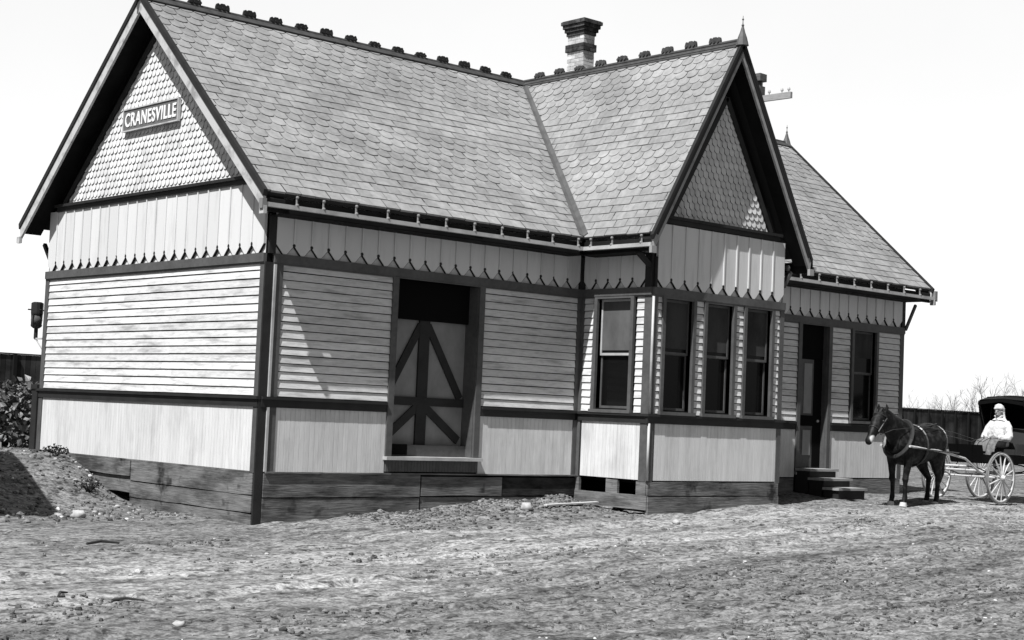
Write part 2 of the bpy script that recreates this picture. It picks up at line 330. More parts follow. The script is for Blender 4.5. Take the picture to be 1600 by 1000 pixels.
# ---------------- gable walls with fish-scale shingles
def gable(F, c, half, z0, top, name, sp=.125, ch=.112):
    """triangle of scale shingles on face F: base centre c, half width at z0, apex z top"""
    mbx = MB(); F.poly(mbx, [(c-half, z0-.05), (c+half, z0-.05), (c, top+.02)], -.05, 0.0)
    mbx.build('gable_backing', M['dark'], ST)
    s = MB(); k = (top-z0)/half; rows = int((top-z0)/ch)+1
    for i in range(rows):
        zb = z0+i*ch-.03; hw = half-(zb-z0)/k if zb > z0 else half
        n = int(2*hw/sp)+2
        for j in range(-n//2-1, n//2+2):
            u = c+(j+(.5 if i % 2 else 0))*sp; hh = ch*1.5
            w2 = sp/2-.005; top_z = zb+hh
            # keep only tiles inside the triangle (corners clipped under the rake trim)
            if abs(u-c)-w2*0.2 > half-(max(zb+.06, z0)-z0)/k: continue
            arc = [(u+w2*math.cos(math.pi+math.pi*q/6), zb+.055-.055*math.sin(math.pi*q/6)) for q in range(7)]
            pts = arc+[(u+w2, top_z), (u-w2, top_z)]
            tl = .033+jit(.005)
            vs = []; m = len(pts)
            for (a, z) in pts: vs.append(F.p(a, z, .004+(top_z-z)/hh*tl*.75+.008))
            for (a, z) in pts: vs.append(F.p(a, z, .0))
            s.add(vs, [tuple(range(m))[::-1]]+[(q, (q+1) % m, (q+1) % m+m, q+m) for q in range(m)])
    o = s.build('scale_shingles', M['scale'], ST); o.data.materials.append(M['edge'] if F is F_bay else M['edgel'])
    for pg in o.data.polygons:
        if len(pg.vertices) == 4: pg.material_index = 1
    # clip to triangle
    bm = bmesh.new(); bm.from_mesh(o.data)
    for sg in (-1, 1):
        A = F.p(c+sg*half, z0, 0); T = F.p(c, top, 0); e = (T-A).normalized(); nn = e.cross(F.n).normalized()
        if (F.p(c, z0, 0)-A).dot(nn) > 0: nn = -nn
        bmesh.ops.bisect_plane(bm, geom=bm.verts[:]+bm.edges[:]+bm.faces[:], plane_co=A, plane_no=nn, clear_outer=True)
    bmesh.ops.bisect_plane(bm, geom=bm.verts[:]+bm.edges[:]+bm.faces[:], plane_co=(0, 0, z0), plane_no=(0, 0, -1), clear_outer=True)
    bm.to_mesh(o.data); bm.free()
    # base rail and rake trims lying on the wall
    tt = MB(); F.box(tt, c-half-.28, c+half+.28, z0-.01, z0+.035, 0, .11); F.box(tt, c-half-.26, c+half+.26, z0-.085, z0-.01, 0, .07)
    for sg in (-1, 1):
        a = F.p(c+sg*(half+.04), z0+.04, .03); b = F.p(c, top+.07, .03)
        tt.beam(a, b, .09, .055, up=F.n)
    tt.build('gable_trim', M['trimd'], ST)
gable(F_gable, W/2, 2.86, 4.16, 4.16+2.86*S1-.02, 'g')
gable(F_bay, XC, 1.22, 4.19, 4.19+1.22*S2-.02, 'b')
gable(F_right, W/2, 2.86, 4.16, 4.16+2.86*S1-.02, 'r', .5, .4)
# wall infill between triangle and roof (behind soffits)
for F, c, hw, sl_ in ((F_gable, W/2, W/2, S1), (F_right, W/2, W/2, S1), (F_bay, XC, 1.6, S2)):
    t = MB(); F.poly(t, [(c-hw, HG), (c+hw, HG), (c, HG+hw*sl_)], -.14, -.052); t.build('gable_wall', M['dark'], ST)

# ---------------- roofs
def slope_pts(kind, a, s):  # a: along eave coordinate, s: up-slope distance; returns point on the roof's top plane
    pass
def roof_plane(name, org, along, up, length, height, clips, label=None, courses=25, wdt=0.25):
    org = Vector(org); A = Vector(along).normalized(); U = Vector(up).normalized(); N = A.cross(U).normalized()
    if N.z < 0: N = -N
    deck = MB(); p = [org, org+A*length, org+A*length+U*height, org+U*height]
    deck.prism([q-N*.075 for q in p], N*.060)
    s = MB(); ch = height/courses
    for i in range(courses):
        scal = (6 <= i <= 11) or i >= 18
        n = int(length/wdt)+2
        for j in range(-1, n):
            a = (j+(.5 if i % 2 else 0))*wdt+jit(.006); w2 = wdt/2-.004; z0 = i*ch+jit(.008); z1 = z0+ch*1.55
            th = .017+jit(.004)
            if scal: pts = [(-w2, z0+.085), (-w2*.86, z0+.035), (-w2*.5, z0+.006), (0, z0-.004), (w2*.5, z0+.006), (w2*.86, z0+.035), (w2, z0+.085), (w2, z1), (-w2, z1)]
            else: pts = [(-w2, z0), (w2, z0+jit(.004)), (w2, z1), (-w2, z1)]
            m = len(pts)
            vs = [org+A*(a+x)+U*z+N*(-.012+th*(z1-z)/(z1-z0)+.012) for x, z in pts]+[org+A*(a+x)+U*z+N*(-.016) for x, z in pts]
            s.add(vs, [tuple(range(m))[::-1]]+[(q, (q+1) % m, (q+1) % m+m, q+m) for q in range(m-2)])
    ro = deck.build(name, M['deck'], ST); so_ = s.build('slates', M['slate'], ro)
    if label: ro['label'] = label
    ends = [(org, -A), (org+A*length, A), (org+U*height, U)]
    for o, ext in ((ro, []), (so_, ends)):
        bm = bmesh.new(); bm.from_mesh(o.data)
        for co, no in list(clips)+ext:
            bmesh.ops.bisect_plane(bm, geom=bm.verts[:]+bm.edges[:]+bm.faces[:], plane_co=co, plane_no=no, clear_outer=True)
        bm.to_mesh(o.data); bm.free()
    return ro
XL, XR = -OG, L3+.40; YF = -P-OG; yv = W/2
EX0 = L1-OV; EX1 = 2*XC-EX0
U1 = Vector((0, W/2+OV, ZR-ZE)); H1 = U1.length
UB = Vector((0, -(W/2+OV), ZR-ZE))
v0 = Vector((EX0, -OV, 0)); v1 = Vector((XC, W/2, 0)); vd = (v1-v0).normalized(); vn = Vector((vd.y, -vd.x, 0))  # points to +x side of left valley
r0 = Vector((EX1, -OV, 0)); rd = (v1-r0).normalized(); rn = Vector((-rd.y, rd.x, 0))   # points to -x side?
if rn.x > 0: rn = -rn
roof_plane('roof_slope', (XL, -OV, ZE), (1, 0, 0), U1, XC-XL, H1, [(v0, vn)], 'long street side roof slope left of the valley')
roof_plane('roof_slope', (XC, -OV, ZE), (1, 0, 0), U1, XR-XC, H1, [(r0, rn)], 'street side roof slope right of the cross gable')
roof_plane('roof_slope', (XL, W+OV, ZE), (1, 0, 0), UB, XR-XL, H1, [], 'rear roof slope', 14, .6)
UC = Vector((XC-EX0, 0, ZR-ZE)); UD = Vector((-(XC-EX0), 0, ZR-ZE)); HC = UC.length
roof_plane('roof_slope', (EX0, YF, ZE), (0, 1, 0), UC, W/2-YF, HC, [(v0, -vn)], 'bright cross gable roof slope facing left')
roof_plane('roof_slope', (EX1, YF, ZE), (0, 1, 0), UD, W/2-YF, HC, [(r0, -rn)], 'cross gable roof slope facing right')
# valley flashing
t = MB()
for a, b in (((EX0, -OV, ZE), (XC, W/2, ZR)),):
    a = Vector(a); b = Vector(b); n1 = Vector((0, -S1, 1)).normalized(); n2 = Vector((-S2, 0, 1)).normalized(); e = (b-a).normalized()
    d1 = n1.cross(e).normalized(); d2 = e.cross(n2).normalized()
    if d1.x > 0: d1 = -d1
    if d2.y > 0: d2 = -d2
    up = (n1+n2).normalized()*.030
    for d in (d1, d2):
        t.prism([a+up, a+up+d*.085, b+up+d*.05, b+up], Vector((0, 0, .006)))
t.build('valley_flashing', M['valley'], ST)
# ridge rolls and cresting
t = MB()
t.tube([(XL-.02, W/2, ZR+.035), (XR+.02, W/2, ZR+.035)], .035, 8); t.tube([(XC, YF-.02, ZR+.036), (XC, W/2, ZR+.036)], .036, 8)
for s in (-1, 1):
    t.prism([(XL, W/2, ZR+.045), (XR, W/2, ZR+.045), (XR, W/2+s*.13, ZR+.045-.13*S1), (XL, W/2+s*.13, ZR+.045-.13*S1)], (0, 0, .012))
    t.prism([(XC, YF, ZR+.047), (XC, W/2-.1, ZR+.047), (XC+s*.075, W/2-.1, ZR+.047-.075*S2), (XC+s*.075, YF, ZR+.047-.075*S2)], (0, 0, .012))
t.build('ridge_cap', M['ridge'], ST)
def crest(p, d):
    """crest block: plate with three lobes pierced look"""
    m = MB(); d = (Vector(d)+Vector((0, 0, jit(.06)))).normalized(); n = Vector((-d.y, d.x, jit(.1))); n = (n-d*n.dot(d)).normalized(); p = Vector(p)+Vector((0, 0, jit(.012))); kk = random.uniform(.88, 1.08)
    c = [(-.118, 0), (-.118, .075), (-.105, .115), (-.08, .125), (-.055, .10), (-.03, .128), (.03, .128), (.055, .10), (.08, .125), (.105, .115), (.118, .075), (.118, 0), (.09, -.03), (-.09, -.03)]
    m.prism([p+d*a*kk+Vector((0, 0, .035+b*kk))-n*.022 for a, b in c], n*.044)
    for a in (-.085, 0, .085): m.tube([p+d*a+Vector((0, 0, .09))-n*.045, p+d*a+Vector((0, 0, .09))+n*.045], .026, 8)
    m.build('crest_block', M['trimd'] if abs(d.x) > .5 else M['ridge'], ST)
x = .61
while x > XL+.2: x -= .525
while x < XR-.3:
    if abs(x-XC) > .2: crest((x, W/2, ZR), (1, 0, 0))
    x += .515
y = 2.99
while y > YF+.3: crest((XC, y, ZR), (0, 1, 0)); y -= .545
def finial(p):
    m = MB(); x, y, z = p
    m.tube([(x, y, z-.12), (x, y, z+.02), (x, y, z+.10), (x, y, z+.20)], [.11, .075, .045, .018], 8)
    m.ball((x, y, z+.22), .024); m.tube([(x, y, z+.20), (x, y, z+.38)], [.010, .004], 6); m.ball((x, y, z+.32), .018, 8, 5)
    return m.build('finial', M['valley'], ST)
finial((XC, YF+.04, ZR+.06)); finial((XR-.05, W/2, ZR+.06)); finial((XL+.05, W/2, ZR+.06))

# barge boards, soffits of the rakes
def rake(F, c, half, slope, d0, zl, label=None):
    """rake overhang on face F: outer plane d0, eave half width, eave z"""
    b1 = MB(); b2 = MB(); sf = MB()
    k1 = math.sqrt(1+slope*slope); bw_ = .15 if slope < 1 else .11
    for s in (-1, 1):
        e = lambda dz, k, d: F.p(c+s*(half+k), zl+dz-k*slope, d)
        tt = lambda dz, d: F.p(c, zl+half*slope+dz, d)
        # barge: light board
        b1.prism([e(-.05-k1*bw_, -.00, d0-.035), e(-.05, .03, d0-.035), tt(-.05, d0-.035), tt(-.05-k1*bw_, d0-.035)], F.n*.04)
        # crown moulding, projecting
        b2.prism([e(-.05, .04, d0-.04), e(.058, .06, d0-.04), tt(.056, d0-.04), tt(-.05, d0-.04)], F.n*.065)
        # soffit
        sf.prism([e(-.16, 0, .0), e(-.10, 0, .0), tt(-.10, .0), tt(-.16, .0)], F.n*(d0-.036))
        # purlin end / foot block
        b1.hexa([F.p(c+s*(half+.03)+a, zl-.33+z, d) for z in (0, .11) for (a, d) in ((-.06, d0-.02), (.05, d0-.02), (.05, d0+.035), (-.06, d0+.035))])
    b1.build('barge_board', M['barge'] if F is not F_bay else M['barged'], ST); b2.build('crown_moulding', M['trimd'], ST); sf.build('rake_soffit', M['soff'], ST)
rake(F_gable, W/2, W/2+OV, S1, OG, ZE)
rake(F_bay, XC, XC-EX0, S2, OG-.02, ZE)
rake(F_right, W/2, W/2+OV, S1, .40, ZE)

# eaves: fascia, soffit, open gutter with pinned rail
def eave(F, u0, u1, br):
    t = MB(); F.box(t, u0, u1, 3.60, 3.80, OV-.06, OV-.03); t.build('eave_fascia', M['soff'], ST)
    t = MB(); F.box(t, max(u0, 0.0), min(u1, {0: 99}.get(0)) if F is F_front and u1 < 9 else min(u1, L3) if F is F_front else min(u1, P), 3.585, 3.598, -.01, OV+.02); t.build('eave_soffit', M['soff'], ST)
    t = MB(); F.box(t, u0, u1, 3.655, 3.715, OV+.01, OV+.075); go = t.build('gutter_rail', M['rail'], ST)
    for u in br:
        m = MB(); a = F.p(u, 3.72, OV+.045); 
        m.tube([a, a+Vector((0, 0, .13))], .016, 6); m.ball(a+F.n*.012+Vector((0, 0, .0)), .028, 8, 6); m.ball(a+F.n*.012+Vector((0, 0, .11)), .024, 8, 6)
        m.build('gutter_pin', M['railp'], go)
eave(F_front, XL+.02, L1-OV, [.16, .61, 1.18, 1.75, 2.31, 2.85, 3.41, 3.97, 4.51, 5.05, 5.62])
eave(F_front, L2+OV, XR+.02, [10.4, 10.9, 11.4, 11.95, 12.5, 13.05, 13.6, 14.15, 14.7, 15.25])
eave(F_bays, OV-.06, P+OG-.03, [.62, 1.1, 1.75]); eave(F_bayr, OV, P+OG-.03, [.62, 1.2, 1.7])
t = MB()
t.box(XR+.01, XR+.09, -OV-.09, -OV+.03, 3.63, 3.84); t.build('gutter_end', M['railp'], ST)
t = MB(); t.box(XL-.055, XL+.015, -OV-.085, -OV+.0, 3.62, 3.76)
t.build('gutter_end', M['railp'], ST)
# eave braces at the far right end, knee brackets under the cross gable
t = MB(); t.beam((L3+.035, -.05, 3.02), (XR-.03, -.05, 3.56), .05, .05); t.build('eave_brace', M['trim'], ST)
t = MB(); t.beam((L2+.04, -P+.03, 3.35), (EX1-.05, -P+.03, 3.62), .07, .07); t.ball((EX1-.13, -P+.03, 3.68), .055); t.build('eave_bracket', M['trim'], ST)
t = MB(); t.beam((L1-.04, -P+.06, 3.40), (EX0+.06, -P+.06, 3.60), .07, .07); t.build('eave_bracket', M['trimd'], ST)
t = MB(); t.beam((.02, W+.03, 3.30), (.02, W+.27, 3.56), .06, .06); t.build('eave_bracket', M['trimd'], ST)

# ---------------- windows
def window(F, a, b, z0, z1, rail, blind=0.46, cas=.07, lab=None):
    m = MB()
    F.box(m, a-cas, a, z0-.02, z1+.0, 0, .055); F.box(m, b, b+cas, z0-.02, z1+.0, 0, .055)
    F.box(m, a-cas, b+cas, z1+.001, z1+.06, 0, .05); F.box(m, a-cas-.02, b+cas+.02, z0-.075, z0-.021, 0, .085)
    # jamb linings
    F.box(m, a-.02, a, z0-.02, z1, -.14, -.001); F.box(m, b, b+.02, z0-.02, z1, -.14, -.001)
    w_ = m.build('window', M['trim'], ST)
    if lab: w_['label'] = lab
    for (p, q, d, nm) in ((rail, z1, -.055, 'upper_sash'), (z0, rail+.03, -.085, 'lower_sash')):
        s = MB(); k = .032
        F.box(s, a, a+k, p, q, d-.03, d); F.box(s, b-k, b, p, q, d-.03, d)
        F.box(s, a+k, b-k, p, p+.04, d-.03, d); F.box(s, a+k, b-k, q-.04, q, d-.03, d)
        s.build('sash', M['rail'] if (nm == 'upper_sash' and F is F_bays) else M['trim'], w_)
        g = MB(); F.box(g, a+k, b-k, p+.04, q-.04, d-.02, d-.014); g.build('pane', M['glass'], w_)
    g = MB(); F.box(g, a+.03, b-.03, z1-(z1-z0)*blind, z1-.03, -.050-.018, -.0685+.002)
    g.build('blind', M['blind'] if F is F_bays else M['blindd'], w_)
for h, lb in zip(holes_bay, ('left of three bay front windows', 'middle bay front window', 'right bay front window')): window(F_bay, *h, 2.02, .44, lab=lb)
window(F_bays, *holes_bays[0], 1.98, .47, lab='bay side window facing left, blind half drawn')
window(F_front, *holes_front[2], 2.05, .0001+.3, lab='dark window near the right corner')

# ---------------- freight door
F = F_front; a, b, z0, z1 = holes_front[0]
m = MB(); F.box(m, a-.11, a, .24, 2.915, 0, .045); F.box(m, b, b+.11, .24, 2.915, 0, .045); F.box(m, a-.11, b+.11, 2.915, 2.937, 0, .045)
F.box(m, b, b+.015, z0, z1, -.30, -.141); F.box(m, b-.01, b+.0, z0, z1, -.30, -.0); F.box(m, a, a+.01, z0, z1, -.30, 0)
fd = m.build('freight_door', M['trim'], ST); fd['label'] = 'tall freight door with dark diagonal braces'
m = MB(); F.box(m, a+.01, b-.01, .42, z1, -.30, -.27); m.build('door_leaf', M['panel'], fd)
m = MB(); dl = -.269
def bar(u0, z0_, u1, z1_, w=.10, d1=-.235, mm=None):
    (m if mm is None else mm).beam(F.p(u0, z0_, -.252), F.p(u1, z1_, -.252), w, .034 if w > .15 else (.027 if u1 < u0 else .029), up=F.n)
cm = (a+b)/2-.05
bar(cm, .42, cm, 2.35, .20); 
F.box(m, a+.01, b-.01, 1.02, 1.15, -.268, -.232)
for s, e in ((-1, a+.06), (1, b-.09)):
    bar(cm+s*.07, 2.26, e, 1.16, .125); bar(cm+s*.08, 1.0, e, .50, .13)
m.build('door_braces', M['trimd'], fd)
m = MB(); F.box(m, a+.01, b-.01, 2.33, z1, -.268, -.20); m.build('door_header', M['dark'], fd)
m = MB(); F.box(m, a+.01, b-.01, z0, .42, -.268, -.15); m.build('door_kickboard', M['trim'], fd)
m = MB(); F.box(m, a+.02, a+.42, .27, .43, -.149, -.12); m.build('kick_plate', M['dark'], fd)
m = MB(); F.box(m, a-.14, b+.14, .195, .245, -.30, .12); m.build('door_sill', M['rail'], fd)
m = MB(); vboards(m, F, a-.10, b+.10, .02, .19, [], .06, .045); m.build('sill_apron', M['trim'], fd)

# ---------------- passenger door
a, b, z0, z1 = holes_front[1]
m = MB(); F.box(m, a-.10, a, .05, 2.915, 0, .05); F.box(m, b, b+.10, .05, 2.915, 0, .05); F.box(m, a-.10, b+.10, 2.915, 2.937, 0, .05); F.box(m, b, b+.012, z0, z1, -.26, -.141); F.box(m, b-.008, b, z0, z1, -.26, 0)
pdr = m.build('entrance_door', M['trim'], ST); pdr['label'] = 'narrow panelled entrance door above the wooden steps'
m = MB(); F.box(m, a+.0, b-.01, .12, 2.26, -.14, -.11); m.build('door_leaf', M['trim'], pdr)
m = MB(); F.box(m, a+.05, a+.17, 1.22, 2.18, -.109, -.100); F.box(m, a+.28, a+.52, 1.22, 2.18, -.109, -.100); F.box(m, a+.28, a+.52, .42, .90, -.109, -.100)
m.build('door_panel', M['panel'], pdr)
m = MB(); F.box(m, a, b-.01, .98, 1.18, -.109, -.095); F.box(m, a+.0, b-.01, 2.27, z1, -.14, -.09); F.box(m, a+.58, b-.012, .2, .979, -.109, -.098); F.box(m, a+.58, b-.012, 1.181, 2.26, -.109, -.098)
m.build('door_rail', M['dark'], pdr)
m = MB(); m.ball(F.p(a+.70, 1.08, -.075), .028); m.build('door_knob', M['rail'], pdr)
m = MB(); F.box(m, a-.08, b+.08, .05, .10, -.2, .06); m.build('door_sill', M['rail'], pdr)

# ---------------- foundation planks (each board its own part)
def fplank(F, u0, u1, z0, z1, d=.03, tilt=0.0, lab=None, mt='plank'):
    m = MB(); n = max(2, int((u1-u0)/.35)); top = []; bot = []
    for i in range(n+1):
        u = u0+(u1-u0)*i/n; q = tilt*(i/n); top.append((u, z1+q+jit(.004))); bot.append((u, z0+q+jit(.006)))
    F.poly(m, bot+top[::-1], d-.05, d+jit(.006)); o = m.build('foundation_plank', M[mt], ST)
    if lab: o['label'] = lab
fplank(F_gable, 0.02, 3.50, -.33, -.025); fplank(F_gable, 0.02, 3.50, -.58, -.345, .035); fplank(F_gable, .02, 3.5, -.98, -.595, .028)
fplank(F_gable, 3.54, 6.2, -.26, -.025, .03); fplank(F_gable, 3.56, 5.6, -.52, -.275, .0)
fplank(F_front, .11, 2.9, -.36, -.025, .05, -.0); fplank(F_front, .11, 2.9, -.80, -.375, .035)
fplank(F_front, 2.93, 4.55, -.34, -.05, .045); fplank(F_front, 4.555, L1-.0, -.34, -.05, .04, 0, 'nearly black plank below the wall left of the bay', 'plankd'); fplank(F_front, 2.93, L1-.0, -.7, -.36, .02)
fplank(F_bay, L1-.01, L2, -.24, -.022, .03); fplank(F_bay, L1-.01, L2, -.60, -.255, .045)
fplank(F_bays, .02, P+.03, -.46, -.24, .035); fplank(F_bays, .74, 1.0, -.24, -.022, .02); fplank(F_bays, .02, .12, -.24, -.022, .02); fplank(F_bays, 1.42, P, -.24, -.022, .02)
fplank(F_front, L2, 11.9, -.34, -.025, .03); fplank(F_front, 13.0, L3, -.32, -.025, .03); fplank(F_right, 0, W, -.5, -.025, .03)
m = MB(); m.box(.1, L3-.1, .1, W-.1, -.06, -.021); m.box(L1+.1, L2-.1, -P+.1, .1, -.06, -.022); m.build('floor_deck', M['dark'], ST)
m = MB(); m.box(.4, L3-.4, .35, .40, -.95, -.061); m.box(L1+.45, L2-.1, -P+.4, -P+.44, -.8, -.061); m.build('underfloor_skirt', M['dark'], ST)
m = MB(); F_front.box(m, .12, L1-.01, -.022, .0, .0, .075); F_gable.box(m, .12, W-1, -.022, -.003, .0, .028); m.build('sill_board', M['plank'], ST)

# ---------------- chimney
def chimney():
    x, y = 7.93, 2.10
    hx, hy = .14, .215
    root = MB(); root.box(x-hx+.006, x+hx-.006, y-hy+.006, y+hy-.006, 6.4, 8.18)
    c = root.build('chimney', M['mortar'], ST)
    def courses(z0, z1, gx, nm, m_):
        mm = MB(); h = .068; n = round((z1-z0)/h); h = (z1-z0)/n
        for i in range(n):
            za = z0+i*h+.006; zb = z0+(i+1)*h; g = gx(i/(n-1) if n > 1 else 0)
            X0, X1, Y0, Y1 = x-hx-g, x+hx+g, y-hy-g, y+hy+g; off = .5 if i % 2 else 0
            for side in range(4):
                Lh = (Y1-Y0) if side < 2 else (X1-X0); nb = max(1, round(Lh/.21)); bw_ = Lh/nb; pos = 0; cuts = [0]+[bw_*(k+off) for k in range(0 if off else 1, nb)]+[Lh]
                for p, q in zip(cuts, cuts[1:]):
                    if q-p < .01: continue
                    p += .005; q -= .003; j = jit(.003)
                    if side == 0: mm.box(X0-j, X0+.08, Y0+p, Y0+q, za, zb)
                    elif side == 1: mm.box(X1-.08, X1+j, Y0+p, Y0+q, za, zb)
                    elif side == 2: mm.box(X0+p, X0+q, Y0-j-.001, Y0+.08, za, zb)
                    else: mm.box(X0+p, X0+q, Y1-.08, Y1+j+.001, za, zb)
        mm.build(nm, m_, c)
    courses(6.5, 7.69, lambda q: 0, 'brick_shaft', M['brick'])
    courses(7.69, 7.83, lambda q: .03, 'brick_band', M['brickd'])
    courses(7.83, 7.99, lambda q: 0, 'brick_shaft', M['brick'])
    courses(7.99, 8.26, lambda q: .02+.08*q, 'corbelled_cap', M['brickd'])
    m = MB(); m.box(x-hx-.08, x+hx+.08, y-hy-.08, y+hy+.08, 8.25, 8.275); m.build('cap_top', M['brickd'], c)
chimney()

# ---------------- name board on the gable
sg = empty('station_sign', (-.045, 3.44, 5.40), 'long name board lettered CRANESVILLE fixed across the scalloped gable', 'sign')
m = MB(); m.box(-.035, -.0, -.86, .86, -.165, .165); m.build('sign_board', M['signb'], sg)
m = MB()
for z in (-.185, .165): m.box(-.05, -.0, -.88, .88, z, z+.02)
for y in (-.88, .86): m.box(-.05, -.0, y, y+.02, -.165, .165)
m.build('sign_frame', M['barge'], sg)
cu = bpy.data.curves.new('sign_text', 'FONT'); cu.body = 'CRANESVILLE'; cu.size = .34; cu.extrude = .004; cu.align_x = 'CENTER'; cu.align_y = 'CENTER'; cu.offset = .007; cu.space_character = 1.10
to = bpy.data.objects.new('tmp', cu); COL.objects.link(to); bpy.context.view_layer.update()
me = bpy.data.meshes.new_from_object(to.evaluated_get(bpy.context.evaluated_depsgraph_get())); bpy.data.objects.remove(to)
xs = [v.co.x for v in me.vertices]; ys = [v.co.y for v in me.vertices]; kx = 1.62/(max(xs)-min(xs)); ky = .225/(max(ys)-min(ys)); ym = (max(ys)+min(ys))/2; xm = (max(xs)+min(xs))/2
for v in me.vertices: v.co = Vector((-.041+v.co.z*-1, -(v.co.x-xm)*kx, (v.co.y-ym)*ky))
me.materials.append(M['white']); lo = bpy.data.objects.new('lettering', me); COL.objects.link(lo); lo.parent = sg

# ---------------- wooden steps
stp = empty('wooden_steps', (12.4, -.3, -.30), 'short flight of three loose wooden steps below the narrow entrance door', 'steps')
for i, (yy, zz, dx) in enumerate(((-.22, .13, -.04), (-.55, -.03, -.04), (-.90, -.19, -.05))):
    m = MB(); m.box(-.44+dx, .44+dx, yy+.3-.18, yy+.3+.20, zz+.30-.0, zz+.30+.045); m.build('tread', M['step'], stp)
    m = MB(); m.box(-.40+dx, .40+dx, yy+.3-.14, yy+.3-.10, zz+.10, zz+.299); m.box(-.40+dx, -.36+dx, yy+.3-.099, yy+.3+.2, -.15, zz+.299); m.box(.36+dx, .40+dx, yy+.3-.099, yy+.3+.2, -.15, zz+.299)
    m.build('riser', M['trimd'], stp)

# ------------------------------------------------------------------ terrain
def vnoise(x, y, seed):
    xi = np.floor(x).astype(np.int64); yi = np.floor(y).astype(np.int64); fx = x-xi; fy = y-yi
    fx = fx*fx*(3-2*fx); fy = fy*fy*(3-2*fy)
    def h(a, b):
        n = (a*374761393+b*668265263+seed*2147483) & 0x7fffffff; n = ((n ^ (n >> 13))*1274126177) & 0x7fffffff; return ((n ^ (n >> 16)) & 0xffff)/65535.0
    return (h(xi, yi)*(1-fx)+h(xi+1, yi)*fx)*(1-fy)+(h(xi, yi+1)*(1-fx)+h(xi+1, yi+1)*fx)*fy-.5
def gz(x, y, detail=True):
    x = np.asarray(x, float); y = np.asarray(y, float)
    base = np.interp(x, [-10, 0, 2.3, 6, 9.4, 14, 30], [-.80, -.74, -.60, -.47, -.31, -.29, -.30])
    z = base+np.where(y < 0, .05*np.maximum(y, -3.2)+.008*np.minimum(y+3.2, 0).clip(-12, 0), 0)
    toe = 3.7+np.minimum(x, 0).clip(-6, 0)*.80; top = 5.9+np.minimum(x, 0).clip(-6, 0)*.15
    toe = np.where(x > 0, 3.7, toe); t = np.clip((y-toe)/(top-toe), 0, 1); bank = t*t*(3-2*t)
    rs = np.clip((16-x)/2.0, 0, 1)
    z = z*(1-bank)+np.where(x < 16, -.03, -.3)*bank*1.0
    # loose heap of spoil against the gable wall
    z = z+.16*np.exp(-(((x+.7)/.8)**2+((y-4.3)/.9)**2))
    # dirt washed against the front wall
    z = z+.07*np.exp(-((y+.5)/.7)**2)*np.clip((x-2)/2, 0, 1)*np.clip((6.1-x)/.4, 0, 1)
    # soil piled unevenly against the planks
    z = z+(.10*np.clip(vnoise(x*1.4, y*.8, 11)+.25, 0, 1)+.05*vnoise(x*5, y*5, 12))*np.exp(-((y+.15)/.40)**2)*np.clip((6.1-x)/.3, 0, 1)*np.clip(x/.5, 0, 1)
    z = z+(.08*np.clip(vnoise(x*1.7, y*.8, 13)+.2, 0, 1)+.04*vnoise(x*5, y*5, 14))*np.exp(-((y+P+.15)/.35)**2)*np.clip((x-6.0)/.3, 0, 1)*np.clip((9.6-x)/.3, 0, 1)
    z = z-.075*np.exp(-(((x-13.0)/1.0)**2+((y+1.75)/.8)**2))
    # wheel ruts along the road
    for yr, dp in ((-3.9, .03), (-5.3, .035), (-6.9, .02), (-8.4, .02)):
        yy = yr+.35*np.sin(x*.23+yr)
        z = z-dp*np.exp(-((y-yy)/.14)**2)+dp*.5*np.exp(-((y-yy-.25)/.15)**2)
    if detail:
        near = np.clip(1.6-np.hypot(x+1, y+8)/25, .15, 1)
        rough = .45+.55*np.clip((-y-4.5)/2.5, 0, 1)+.6*bank
        z = z+near*(.050*vnoise(x*.7, y*1.1, 3)+rough*(.030*vnoise(x*2.6, y*3.6, 1)+.022*vnoise(x*5.1, y*6.6, 2)+.018*vnoise(x*7.7, y*9.1, 4)+.012*vnoise(x*13, y*14, 5)))
        lump = np.clip(vnoise(x*6.3+9, y*8.9, 8)-.24, 0, 1)
        pit = np.clip(vnoise(x*4.1+31, y*5.3+7, 31)+.5*vnoise(x*10, y*12, 32)-.30, 0, .22)
        z = z+near*rough*(lump*lump*.35-pit*pit*1.6)
    return z
def tone(x, y):
    """intrinsic colour of the dirt: dry pale dust pressed into wheel tracks, damp dark soil in the old ruts"""
    t = np.ones_like(x); nse = vnoise(x*1.3, y*1.3, 41)
    for yr in (-4.45, -5.6, -6.4, -7.9, -9.3):
        yy = yr+.35*np.sin(x*.23+yr)+.10*vnoise(x*.8, y*0, 42)
        t = t-.34*np.clip(.55+2.2*vnoise(x*1.1+yr*7, y*2, 43), 0, 1)*np.exp(-((y-yy)/.13)**2)
    for yr in (-3.5, -2.9):
        t = t+.20*np.clip(.6+2*nse, 0, 1)*np.exp(-((y-yr-.25*np.sin(x*.3))/.22)**2)
    for x0, k, q in ((-3.3, .55, .10), (-2.75, .6, .11), (-1.6, .45, .08), (-.2, .55, .12), (.35, .5, .10)):
        u = y+9.5; xx = x0-k*u+q*u*u*1.6
        t = t+.34*np.clip(.5+2.4*vnoise(x*2.1+x0, y*2.1, 44), 0, 1)*np.exp(-((x-xx)/.10)**2)*np.clip((-7.6-y)/1.2, 0, 1)
    return np.clip(t, .45, 1.5)
def axis(lo, hi, a, b, h, g=1.16):
    m = list(np.arange(a, b, h)); s = h; v = b
    while v < hi: m.append(v); s *= g; v += s
    m.append(hi); s = h; v = a-h; pre = []
    while v > lo: pre.append(v); s *= g; v -= s
    pre.append(lo); return np.array(pre[::-1]+m)
